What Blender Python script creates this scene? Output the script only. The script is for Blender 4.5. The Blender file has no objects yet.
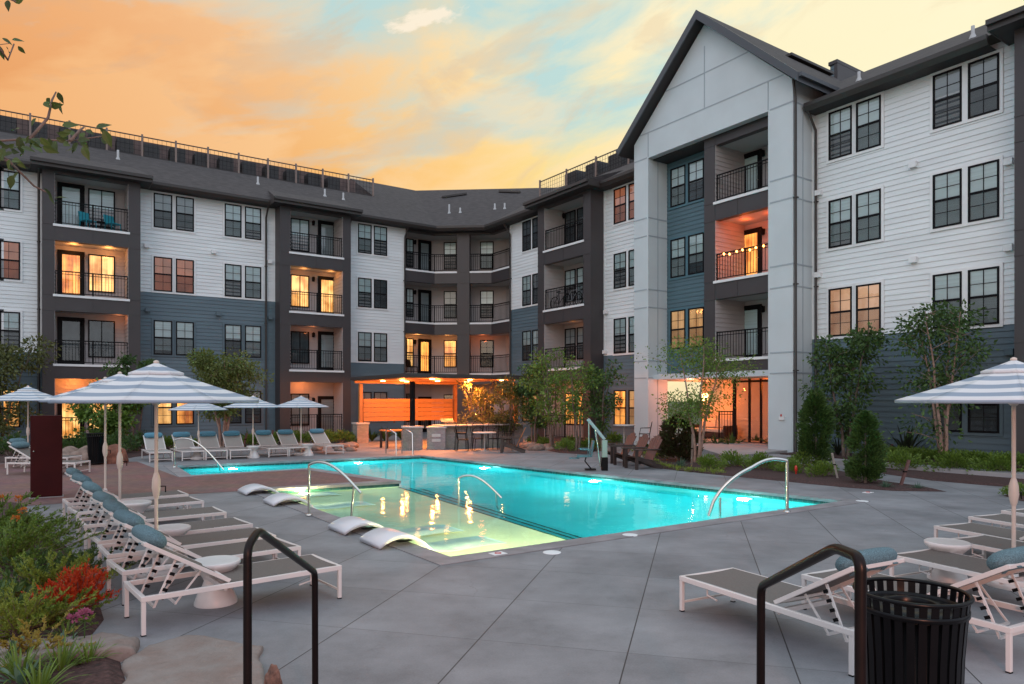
import bpy, bmesh, math, random
from mathutils import Vector, Matrix, noise
R_ = math.radians
S = bpy.context.scene
COL = S.collection
random.seed(7)

# ---------------------------------------------------------------- camera
cam = bpy.data.cameras.new('camera'); camo = bpy.data.objects.new('camera', cam); COL.objects.link(camo)
F_, CX, HY, H = 708.0, 512.0, 400.0, 2.0
cam.sensor_width = 36.0; cam.lens = 36.0 * F_ / 1024
cam.shift_y = (HY - 342) / 1024
camo.location = (0, 0, H); camo.rotation_euler = (R_(90), 0, 0)
cam.clip_start = 0.1; cam.clip_end = 3000
S.camera = camo
S.render.resolution_x, S.render.resolution_y = 1024, 684
# ---------------------------------------------------------------- view
S.view_settings.view_transform = 'Standard'; S.view_settings.look = 'None'
S.view_settings.exposure = 0.0; S.view_settings.gamma = 1.0
S.render.engine = 'CYCLES'
S.cycles.max_bounces = 8; S.cycles.transparent_max_bounces = 24
S.cycles.sample_clamp_indirect = 4.0
# ---------------------------------------------------------------- world: dusk sky
SKY_BACK = 1.33
def make_world():
    w = bpy.data.worlds.new('World'); S.world = w; w.use_nodes = True
    nt = w.node_tree; nt.nodes.clear(); N = nt.nodes.new; L = nt.links.new
    tc = N('ShaderNodeTexCoord'); sep = N('ShaderNodeSeparateXYZ'); L(tc.outputs['Generated'], sep.inputs[0])
    def M(op, a, b=None, c=None, clamp=False):
        n = N('ShaderNodeMath'); n.operation = op; n.use_clamp = clamp
        for i, v in enumerate((a, b, c)):
            if v is None: continue
            if isinstance(v, (int, float)): n.inputs[i].default_value = v
            else: L(v, n.inputs[i])
        return n.outputs[0]
    def ramp(fac, stops, interp='B_SPLINE'):
        r = N('ShaderNodeValToRGB'); r.color_ramp.interpolation = interp
        el = r.color_ramp.elements
        el[0].position, el[0].color = stops[0][0], (*stops[0][1], 1)
        el[1].position, el[1].color = stops[-1][0], (*stops[-1][1], 1)
        for p, c in stops[1:-1]:
            e = el.new(p); e.color = (*c, 1)
        L(fac, r.inputs[0]); return r.outputs[0]
    def mix(f, a, b):
        m = N('ShaderNodeMix'); m.data_type = 'RGBA'
        for s, v in ((0, f), (6, a), (7, b)):
            if isinstance(v, (int, float)): m.inputs[s].default_value = v
            elif isinstance(v, tuple): m.inputs[s].default_value = (*v, 1)
            else: L(v, m.inputs[s])
        return m.outputs[2]
    X, Y, Z = sep.outputs
    az = M('ARCTAN2', X, Y)                      # 0 towards the buildings, + to the right
    hz = M('SQRT', M('ADD', M('MULTIPLY', X, X), M('MULTIPLY', Y, Y)))
    el = M('ARCTAN2', Z, hz)
    # cloud coordinates, stretched sideways and slanting upwards to the right
    cv = N('ShaderNodeCombineXYZ')
    L(M('MULTIPLY', az, 2.2), cv.inputs[0]); L(M('MULTIPLY', M('SUBTRACT', el, M('MULTIPLY', az, 0.22)), 5.5), cv.inputs[1])
    def noise_(scale, detail, rough, off, dist=0.0):
        mp = N('ShaderNodeMapping'); mp.inputs['Location'].default_value = off
        L(cv.outputs[0], mp.inputs[0])
        n = N('ShaderNodeTexNoise'); n.inputs['Scale'].default_value = scale; n.inputs['Detail'].default_value = detail
        n.inputs['Roughness'].default_value = rough; n.inputs['Distortion'].default_value = dist
        L(mp.outputs[0], n.inputs['Vector']); return n.outputs['Fac']
    n1 = noise_(1.5, 9, 0.58, (3.1, 1.7, 0), 0.35)
    n2 = noise_(1.15, 10, 0.56, (5.9, 2.3, 0), 0.4)
    a01 = M('MULTIPLY_ADD', az, 0.8, 0.5, clamp=True)     # left 0 .. right 1
    low = ramp(a01, [(0.0, (.78, .31, .10)), (0.22, (.90, .45, .17)), (0.42, (1.0, .55, .13)), (0.58, (1.08, .80, .28)), (0.8, (1.0, .93, .60))])
    high = ramp(a01, [(0.0, (.88, .42, .17)), (0.25, (.92, .56, .30)), (0.42, (.96, .74, .42)), (0.58, (1.0, .86, .56)), (0.8, (1.0, .92, .62))])
    front = mix(M('MULTIPLY', M('SUBTRACT', el, 0.27), 5.0, clamp=True), low, high)
    # pale blue opening high in the middle
    dx = M('MULTIPLY', M('ADD', az, 0.05), 3.4); dy = M('MULTIPLY', M('SUBTRACT', el, 0.55), 6.0)
    rr = M('SQRT', M('ADD', M('MULTIPLY', dx, dx), M('MULTIPLY', dy, dy)))
    blob = M('SUBTRACT', 1.25, rr)
    blue = M('MULTIPLY', M('ADD', M('MULTIPLY', blob, 1.0), M('MULTIPLY', M('SUBTRACT', n1, 0.475), 5.5)), 1.0, clamp=True)
    c1 = mix(M('MULTIPLY', blue, 0.85), front, (.44, .71, .74))
    # bright peach cloud streaks
    st = M('MULTIPLY', M('SUBTRACT', n2, 0.50), 12.0, clamp=True)
    c2 = mix(M('MULTIPLY', st, 0.50), c1, mix(a01, (.98, .56, .25), (1.05, .97, .68)))
    # grey undersides, faint
    n3 = noise_(2.3, 7, 0.6, (1.3, 9.4, 0), 0.6)
    gr = M('MULTIPLY', M('SUBTRACT', n3, 0.54), 10.0, clamp=True)
    dxc = M('MULTIPLY', M('ADD', az, 0.122), 17.0); dyc = M('MULTIPLY', M('SUBTRACT', M('SUBTRACT', el, 0.492), M('MULTIPLY', M('ADD', az, 0.122), 0.25)), 60.0)
    cl = M('MULTIPLY', M('ADD', M('SUBTRACT', 0.75, M('SQRT', M('ADD', M('MULTIPLY', dxc, dxc), M('MULTIPLY', dyc, dyc)))), M('MULTIPLY', M('SUBTRACT', noise_(9.0, 8, 0.6, (2.0, 2.0, 0)), 0.5), 3.0)), 2.5, clamp=True)
    c2 = mix(M('MULTIPLY', cl, 0.9), c2, (1.0, .88, .70))
    c3 = mix(M('MULTIPLY', gr, 0.48), c2, mix(a01, (.68, .42, .26), (.90, .78, .52)))
    # rest of the dome: cool dusk blue, with soft clouds
    back = ramp(M('MULTIPLY_ADD', el, 0.64, 0.0, clamp=True), [(0.0, (.50, .50, .56)), (0.25, (.46, .56, .70)), (0.6, (.66, .84, 1.10)), (1.0, (.74, .98, 1.34))])
    bk = mix(M('MULTIPLY', n1, 0.4), back, (.84, .82, .82))
    bks = N('ShaderNodeVectorMath'); bks.operation = 'SCALE'; L(bk, bks.inputs[0]); bks.inputs['Scale'].default_value = SKY_BACK
    # Nishita dusk sky underneath, a small share of the light
    sky = N('ShaderNodeTexSky'); sky.sky_type = 'NISHITA'; sky.sun_disc = False
    sky.sun_elevation = R_(6); sky.sun_rotation = R_(200)
    sks = N('ShaderNodeVectorMath'); sks.operation = 'SCALE'; L(sky.outputs[0], sks.inputs[0]); sks.inputs['Scale'].default_value = 0.03
    bka = N('ShaderNodeVectorMath'); bka.operation = 'ADD'; L(bks.outputs[0], bka.inputs[0]); L(sks.outputs[0], bka.inputs[1])
    # front half of the dome fades into the rest overhead and to the sides
    yn = M('DIVIDE', Y, M('MAXIMUM', hz, 0.001))
    fm = M('MULTIPLY', M('MULTIPLY_ADD', yn, 2.2, -0.55, clamp=True), M('MULTIPLY_ADD', el, -2.6, 2.75, clamp=True))
    fin = mix(fm, bka.outputs[0], c3)
    bg = N('ShaderNodeBackground'); bg.inputs['Strength'].default_value = 1.0; L(fin, bg.inputs[0])
    out = N('ShaderNodeOutputWorld'); L(bg.outputs[0], out.inputs[0])
make_world()
sun = bpy.data.lights.new('sun', 'SUN'); suno = bpy.data.objects.new('sun', sun); COL.objects.link(suno)
sun.energy = 0.35; sun.angle = R_(25); sun.color = (1.0, .80, .72)
sd = Vector((0.25, 1.0, -0.55)).normalized()       # afterglow from behind the camera
suno.rotation_euler = sd.to_track_quat('-Z', 'Y').to_euler()

# ---------------------------------------------------------------- frames
E1 = Vector((.8236, .5672)); E2 = Vector((-.5667, .8239)); ANG = math.atan2(E1.y, E1.x)
UR, VL = 23.15, 38.0
def gp(px, py, z=0.0):                               # a point of a level plane
    y = F_ * (H - z) / (py - HY); return ((px - CX) / F_ * y, y)
def seg_t(px, a, b):                                 # distance along wall a->b (building frame)
    d = Vector(((px - CX) / F_, 1.0)); r = Vector((d.dot(E1), d.dot(E2)))
    a = Vector(a); b = Vector(b); s = b - a; Ls = s.length; s /= Ls
    den = s.x * r.y - s.y * r.x
    return (a.y * r.x - a.x * r.y) / den
def b2w(u, v): return (u * E1.x + v * E2.x, u * E1.y + v * E2.y)

# ---------------------------------------------------------------- materials
MATS = {}
def mat(name, col=(.5, .5, .5), rough=.6, metal=0, var=0.0, vscale=8.0, bump=0.0, bscale=30.0, emit=None, es=0.0, spec=None, dirt=None, stretch=None, coat=0.0):
    if name in MATS: return MATS[name]
    m = bpy.data.materials.new(name); m.use_nodes = True; MATS[name] = m
    nt = m.node_tree; N = nt.nodes.new; L = nt.links.new
    p = nt.nodes['Principled BSDF']
    p.inputs['Base Color'].default_value = (*col, 1); p.inputs['Roughness'].default_value = rough; p.inputs['Metallic'].default_value = metal
    if spec is not None: p.inputs['Specular IOR Level'].default_value = spec
    if coat: p.inputs['Coat Weight'].default_value = coat
    tc = N('ShaderNodeTexCoord'); src = tc.outputs['Object']
    if stretch:
        mp = N('ShaderNodeMapping'); mp.inputs['Scale'].default_value = stretch; L(src, mp.inputs[0]); src = mp.outputs[0]
    if var:
        n = N('ShaderNodeTexNoise'); n.inputs['Scale'].default_value = vscale; n.inputs['Detail'].default_value = 6; L(src, n.inputs['Vector'])
        r = N('ShaderNodeValToRGB'); e = r.color_ramp.elements
        e[0].position = .3; e[1].position = .7
        e[0].color = (*[c * (1 - var) for c in col], 1); c2 = dirt if dirt else [min(1, c * (1 + var)) for c in col]; e[1].color = (*c2, 1)
        L(n.outputs['Fac'], r.inputs[0]); L(r.outputs[0], p.inputs['Base Color'])
    if bump:
        n = N('ShaderNodeTexNoise'); n.inputs['Scale'].default_value = bscale; n.inputs['Detail'].default_value = 5; L(src, n.inputs['Vector'])
        b = N('ShaderNodeBump'); b.inputs['Strength'].default_value = bump; b.inputs['Distance'].default_value = .02
        L(n.outputs['Fac'], b.inputs['Height']); L(b.outputs[0], p.inputs['Normal'])
    if emit:
        p.inputs['Emission Color'].default_value = (*emit, 1); p.inputs['Emission Strength'].default_value = es
    return m
def leafmat(name, c1, c2, rough=.55):
    if name in MATS: return MATS[name]
    m = bpy.data.materials.new(name); m.use_nodes = True; MATS[name] = m
    nt = m.node_tree; N = nt.nodes.new; L = nt.links.new; p = nt.nodes['Principled BSDF']
    g = N('ShaderNodeNewGeometry'); r = N('ShaderNodeValToRGB')
    r.color_ramp.elements[0].color = (*c1, 1); r.color_ramp.elements[1].color = (*c2, 1)
    L(g.outputs['Random Per Island'], r.inputs[0]); L(r.outputs[0], p.inputs['Base Color'])
    p.inputs['Roughness'].default_value = rough
    tr = N('ShaderNodeBsdfTranslucent'); L(r.outputs[0], tr.inputs[0])
    mx = N('ShaderNodeMixShader'); mx.inputs[0].default_value = .3
    L(p.outputs[0], mx.inputs[1]); L(tr.outputs[0], mx.inputs[2]); L(mx.outputs[0], nt.nodes['Material Output'].inputs[0])
    return m
def glassmat(name, tint=(.85, .9, .9), ior=1.5, rough=.01, boost=1.0):
    if name in MATS: return MATS[name]
    m = bpy.data.materials.new(name); m.use_nodes = True; MATS[name] = m
    nt = m.node_tree; nt.nodes.clear(); N = nt.nodes.new; L = nt.links.new
    t = N('ShaderNodeBsdfTransparent'); t.inputs[0].default_value = (*tint, 1)
    g = N('ShaderNodeBsdfGlossy'); g.inputs['Roughness'].default_value = rough
    fr = N('ShaderNodeFresnel'); fr.inputs[0].default_value = ior
    mu = N('ShaderNodeMath'); mu.operation = 'MULTIPLY'; mu.inputs[1].default_value = boost; mu.use_clamp = True; L(fr.outputs[0], mu.inputs[0])
    # wavy old-pane normal
    n = N('ShaderNodeTexNoise'); n.inputs['Scale'].default_value = 1.6; n.inputs['Detail'].default_value = 2
    tc = N('ShaderNodeTexCoord'); L(tc.outputs['Object'], n.inputs['Vector'])
    b = N('ShaderNodeBump'); b.inputs['Strength'].default_value = .12; b.inputs['Distance'].default_value = .04; L(n.outputs['Fac'], b.inputs['Height']); L(b.outputs[0], g.inputs['Normal'])
    mx = N('ShaderNodeMixShader'); L(mu.outputs[0], mx.inputs[0]); L(t.outputs[0], mx.inputs[1]); L(g.outputs[0], mx.inputs[2])
    o = N('ShaderNodeOutputMaterial'); L(mx.outputs[0], o.inputs[0])
    return m
def litmat(name, c1, c2, s, folds=14.0, glow=True):
    """a lit room seen through a curtained window, or a reflection painted as glow: soft folds and uneven brightness"""
    if name in MATS: return MATS[name]
    m = bpy.data.materials.new(name); m.use_nodes = True; MATS[name] = m
    nt = m.node_tree; N = nt.nodes.new; L = nt.links.new; p = nt.nodes['Principled BSDF']
    p.inputs['Base Color'].default_value = (.35, .25, .15, 1)
    tc = N('ShaderNodeTexCoord'); oi = N('ShaderNodeObjectInfo')
    ad = N('ShaderNodeVectorMath'); ad.operation = 'ADD'; L(tc.outputs['Object'], ad.inputs[0]); L(oi.outputs['Location'], ad.inputs[1])
    n = N('ShaderNodeTexNoise'); n.inputs['Scale'].default_value = 1.3; n.inputs['Detail'].default_value = 4; L(ad.outputs[0], n.inputs['Vector'])
    mp = N('ShaderNodeMapping'); mp.inputs['Scale'].default_value = (folds, 1, .4); L(tc.outputs['Object'], mp.inputs[0])
    n2 = N('ShaderNodeTexNoise'); n2.inputs['Scale'].default_value = 1.0; n2.inputs['Detail'].default_value = 3; L(mp.outputs[0], n2.inputs['Vector'])
    a = N('ShaderNodeMath'); a.operation = 'MULTIPLY_ADD'; L(n.outputs['Fac'], a.inputs[0]); a.inputs[1].default_value = .65
    b = N('ShaderNodeMath'); b.operation = 'MULTIPLY'; L(n2.outputs['Fac'], b.inputs[0]); b.inputs[1].default_value = .4
    L(b.outputs[0], a.inputs[2])
    r = N('ShaderNodeValToRGB'); r.color_ramp.elements[0].position = .42; r.color_ramp.elements[1].position = .60
    r.color_ramp.elements[0].color = (*c1, 1); r.color_ramp.elements[1].color = (*c2, 1); L(a.outputs[0], r.inputs[0])
    L(r.outputs[0], p.inputs['Emission Color']); p.inputs['Emission Strength'].default_value = s
    return m
white_sid = mat('white_siding', (.70, .73, .745), .55, var=.07, vscale=.9, stretch=(.5, .5, 3))
blue_sid = mat('blue_grey_siding', (.095, .140, .170), .55, var=.12, vscale=.9, stretch=(.5, .5, 3))
teal_sid = mat('teal_siding', (.075, .135, .165), .55, var=.06, vscale=1.5)
alcove_sid = mat('alcove_siding', (.40, .37, .37), .6, var=.04, vscale=2)
taupe = mat('taupe_panel', (.045, .038, .040), .5, var=.07, vscale=1.2)
gpanel = mat('pale_panel', (.54, .595, .62), .5, var=.05, vscale=.8)
ceil_dark = mat('dark_soffit', (.028, .025, .026), .7)
ceil_pale = mat('pale_soffit', (.42, .42, .42), .7)
whitetrim = mat('white_trim', (.74, .75, .76), .45, var=.04)
bluetrim = mat('blue_trim', (.09, .133, .162), .5)
tealtrim = mat('teal_trim', (.07, .15, .19), .5)
black = mat('black_metal', (.006, .006, .007), .5, spec=.12)
bronze = mat('bronze_frame', (.007, .0065, .008), .5, spec=.12)
gutterm = mat('brown_gutter', (.04, .033, .031), .5)
roofm = mat('asphalt_shingles', (.048, .040, .042), .9, var=.35, vscale=3.0, bump=.5, bscale=14, stretch=(1, 1, 3))
concrete_plain = mat('plain_concrete', (.30, .295, .30), .8, var=.12, vscale=2, bump=.15, bscale=40)
steel = mat('brushed_steel', (.62, .60, .57), .22, metal=1)
galv = mat('galvanised_metal', (.45, .46, .48), .45, metal=.6, var=.1, vscale=4)
glass = glassmat('window_glass', tint=(.96,.98,.98), boost=2.4)
screen = mat('insect_screen', (.03, .035, .04), .8)
b_cool = mat('cool_blind', (.66, .78, .80), .7, var=.1, vscale=1.4, bump=.3, bscale=5, stretch=(.3, 1, 14))
b_dark = mat('dark_room', (.07, .095, .11), .6, var=.4, vscale=2)
b_mid = mat('grey_blind', (.36, .41, .43), .7, var=.15, vscale=1.4, stretch=(.3, 1, 10))
b_brick_refl = litmat('russet_reflection', (.13, .022, .008), (.26, .06, .025), .85, folds=9)  # brick-red reflection in the panes, painted as a dim glow behind the glass
b_peach_refl = litmat('peach_reflection', (.40, .17, .09), (.68, .38, .23), .7, folds=3)  # pinkish reflection in the panes, likewise painted as dim emission
lit_o = litmat('amber_room', (.50, .11, .012), (1.4, .56, .11), 1.25)
lit_y = litmat('yellow_room', (.62, .22, .035), (1.4, .78, .26), 1.2)
lit_dim = litmat('dim_amber_room', (.28, .12, .04), (.55, .30, .12), .9)
# half-transparent insect screen
def _screen():
    m = screen; nt = m.node_tree; p = nt.nodes['Principled BSDF']; t = nt.nodes.new('ShaderNodeBsdfTransparent')
    mx = nt.nodes.new('ShaderNodeMixShader'); mx.inputs[0].default_value = .42
    nt.links.new(t.outputs[0], mx.inputs[1]); nt.links.new(p.outputs[0], mx.inputs[2]); nt.links.new(mx.outputs[0], nt.nodes['Material Output'].inputs[0])
_screen()

# ---------------------------------------------------------------- mesh builder
class MB:
    def __init__(s): s.v = []; s.f = []; s.m = []; s.mi = 0; s.T = None; s.smooth = False; s.sm = []
    def add(s, vs, fs):
        o = len(s.v)
        for p in vs:
            p = Vector(p)
            if s.T is not None: p = s.T @ p
            s.v.append(p)
        for f in fs: s.f.append([i + o for i in f]); s.m.append(s.mi); s.sm.append(s.smooth)
    def box(s, x0, x1, y0, y1, z0, z1):
        if x0 > x1: x0, x1 = x1, x0
        if y0 > y1: y0, y1 = y1, y0
        s.add([(x0, y0, z0), (x1, y0, z0), (x1, y1, z0), (x0, y1, z0), (x0, y0, z1), (x1, y0, z1), (x1, y1, z1), (x0, y1, z1)],
              [(0, 3, 2, 1), (4, 5, 6, 7), (0, 1, 5, 4), (1, 2, 6, 5), (2, 3, 7, 6), (3, 0, 4, 7)])
    def quad(s, a, b, c, d): s.add([a, b, c, d], [(0, 1, 2, 3)])
    def poly(s, pts): s.add(pts, [tuple(range(len(pts)))])
    def prism(s, pts, z0, z1):
        n = len(pts)
        s.add([(p[0], p[1], z0) for p in pts] + [(p[0], p[1], z1) for p in pts],
              [tuple(range(n))[::-1], tuple(range(n, 2 * n))] + [(i, (i + 1) % n, n + (i + 1) % n, n + i) for i in range(n)])
    def bar(s, a, b, w, h, up=(0, 0, 1)):
        a = Vector(a); b = Vector(b); d = (b - a).normalized(); u = Vector(up)
        if abs(d.dot(u)) > .98: u = Vector((1, 0, 0))
        x = d.cross(u).normalized() * (w / 2); y = x.cross(d).normalized() * (h / 2)
        P = [a - x - y, a + x - y, a + x + y, a - x + y, b - x - y, b + x - y, b + x + y, b - x + y]
        s.add(P, [(0, 1, 2, 3), (4, 7, 6, 5), (0, 4, 5, 1), (1, 5, 6, 2), (2, 6, 7, 3), (3, 7, 4, 0)])
    def tube(s, pts, r, n=8, cap=True):
        pts = [Vector(p) for p in pts]; rs = r if isinstance(r, (list, tuple)) else [r] * len(pts)
        sm = s.smooth; s.smooth = True
        d0 = (pts[1] - pts[0]).normalized(); u = Vector((0, 0, 1)) if abs(d0.z) < .9 else Vector((1, 0, 0))
        x = d0.cross(u).normalized(); vs = []
        for i, p in enumerate(pts):
            if i == 0: d = d0
            elif i == len(pts) - 1: d = (pts[i] - pts[i - 1]).normalized()
            else: d = ((pts[i] - pts[i - 1]).normalized() + (pts[i + 1] - pts[i]).normalized()).normalized()
            x = (x - d * x.dot(d)).normalized(); y = d.cross(x)
            for k in range(n):
                a = 2 * math.pi * k / n; vs.append(p + (x * math.cos(a) + y * math.sin(a)) * rs[i])
        fs = []
        for i in range(len(pts) - 1):
            for k in range(n): fs.append((i * n + k, i * n + (k + 1) % n, (i + 1) * n + (k + 1) % n, (i + 1) * n + k))
        s.add(vs, fs)
        s.smooth = False
        if cap: s.add(vs[:n], [tuple(range(n))[::-1]]); s.add(vs[-n:], [tuple(range(n))])
        s.smooth = sm
    def lathe(s, prof, n=20, c=(0, 0, 0), caps=True):
        sm = s.smooth; s.smooth = True; vs = []
        for r, z in prof:
            for k in range(n):
                a = 2 * math.pi * k / n; vs.append((c[0] + r * math.cos(a), c[1] + r * math.sin(a), c[2] + z))
        fs = []
        for i in range(len(prof) - 1):
            for k in range(n): fs.append((i * n + k, i * n + (k + 1) % n, (i + 1) * n + (k + 1) % n, (i + 1) * n + k))
        s.add(vs, fs); s.smooth = False
        if caps:
            s.add(vs[:n], [tuple(range(n))[::-1]]); s.add(vs[-n:], [tuple(range(n))])
        s.smooth = sm
    def build(s, name, mats, parent=None, bevel=0.0, loc=None):
        me = bpy.data.meshes.new(name); me.from_pydata([tuple(p) for p in s.v], [], s.f)
        if not isinstance(mats, (list, tuple)): mats = [mats]
        for m in mats: me.materials.append(m)
        me.polygons.foreach_set('material_index', s.m); me.polygons.foreach_set('use_smooth', s.sm); me.update()
        o = bpy.data.objects.new(name, me); COL.objects.link(o)
        if parent is not None: o.parent = parent
        if loc is not None: o.location = loc
        if bevel:
            b = o.modifiers.new('bevel', 'BEVEL'); b.width = bevel; b.segments = 2; b.limit_method = 'ANGLE'
        return o
def tag(o, label=None, cat=None, group=None, kind=None):
    if label: o['label'] = label
    if cat: o['category'] = cat
    if group: o['group'] = group
    if kind: o['kind'] = kind
    return o
def thing(name, label, cat, loc=(0, 0, 0), rz=0.0, group=None):
    o = bpy.data.objects.new(name, None); COL.objects.link(o); o.empty_display_size = .2
    o.location = (*loc, 0)[:3] if len(loc) == 2 else loc; o.rotation_euler = (0, 0, rz)
    return tag(o, label, cat, group)
def dup(root, loc, rz, label, scale=None):
    def cp(o, parent):
        c = o.copy(); COL.objects.link(c); c.parent = parent
        for ch in o.children: cp(ch, c)
        return c
    kids = list(root.children)
    r = root.copy(); COL.objects.link(r)
    for ch in kids: cp(ch, r)
    r.location = (*loc, 0)[:3] if len(loc) == 2 else loc; r.rotation_euler = (0, 0, rz); r['label'] = label
    if scale: r.scale = (scale,) * 3
    return r
def light(name, loc, energy, col, radius=.08, parent=None, typ='POINT', spot=None, aim=None):
    l = bpy.data.lights.new(name, typ); l.energy = energy; l.color = col
    if typ in ('POINT', 'SPOT'): l.shadow_soft_size = radius
    if typ == 'SPOT': l.spot_size = R_(spot or 110); l.spot_blend = .6
    o = bpy.data.objects.new(name, l); COL.objects.link(o); o.location = loc
    if aim is not None: o.rotation_euler = Vector(aim).to_track_quat('-Z', 'Y').to_euler()
    if parent is not None: o.parent = parent
    return o
WARM = (1.0, .36, .09)
ORD = ['first', 'second', 'third', 'fourth', 'fifth', 'sixth', 'seventh', 'eighth', 'ninth', 'tenth', 'eleventh', 'twelfth', 'thirteenth', 'fourteenth', 'fifteenth', 'sixteenth', 'seventeenth', 'eighteenth', 'nineteenth', 'twentieth', 'twenty-first', 'twenty-second', 'twenty-third', 'twenty-fourth']

# ================================================================ SETTING: ground, deck, pool
def V2(p): return Vector((p[0], p[1]))
def offset_poly(pts, d):
    n = len(pts); out = []
    for i in range(n):
        p0, p1, p2 = V2(pts[i - 1]), V2(pts[i]), V2(pts[(i + 1) % n])
        a = (p1 - p0).normalized(); b = (p2 - p1).normalized()
        na = Vector((a.y, -a.x)); nb = Vector((b.y, -b.x)); m = (na + nb)
        out.append(tuple(p1 + m * (d / max(.2, (1 + na.dot(nb))))))
    return out
def fill_with_holes(name, outer, holes, z, m, kind='structure', uv=None):
    bm = bmesh.new(); es = []
    for loop in [outer] + holes:
        vs = [bm.verts.new((p[0], p[1], z)) for p in loop]
        for i in range(len(vs)): es.append(bm.edges.new((vs[i], vs[(i + 1) % len(vs)])))
    bmesh.ops.triangle_fill(bm, edges=es, use_beauty=True, use_dissolve=False, normal=(0, 0, 1))
    bmesh.ops.recalc_face_normals(bm, faces=bm.faces)
    for f in bm.faces:
        if f.normal.z < 0: f.normal_flip()
    me = bpy.data.meshes.new(name); bm.to_mesh(me); bm.free(); me.materials.append(m)
    o = bpy.data.objects.new(name, me); COL.objects.link(o)
    if kind: o['kind'] = kind
    return o
A = (-.79, 8.95); B = (6.60, 13.99); C = (-3.27, 25.5); D = (-10.2, 21.45); E = (-8.5, 18.7); Fp = (-5.9, 20.7); G = (-2.77, 17.4); Hp = (-5.63, 15.77)
PA = (1.25, 8.95 + (1.25 + .79) * (13.99 - 8.95) / (6.60 + .79))
POOL = [A, B, C, D, E, Fp, G, Hp]

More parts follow.
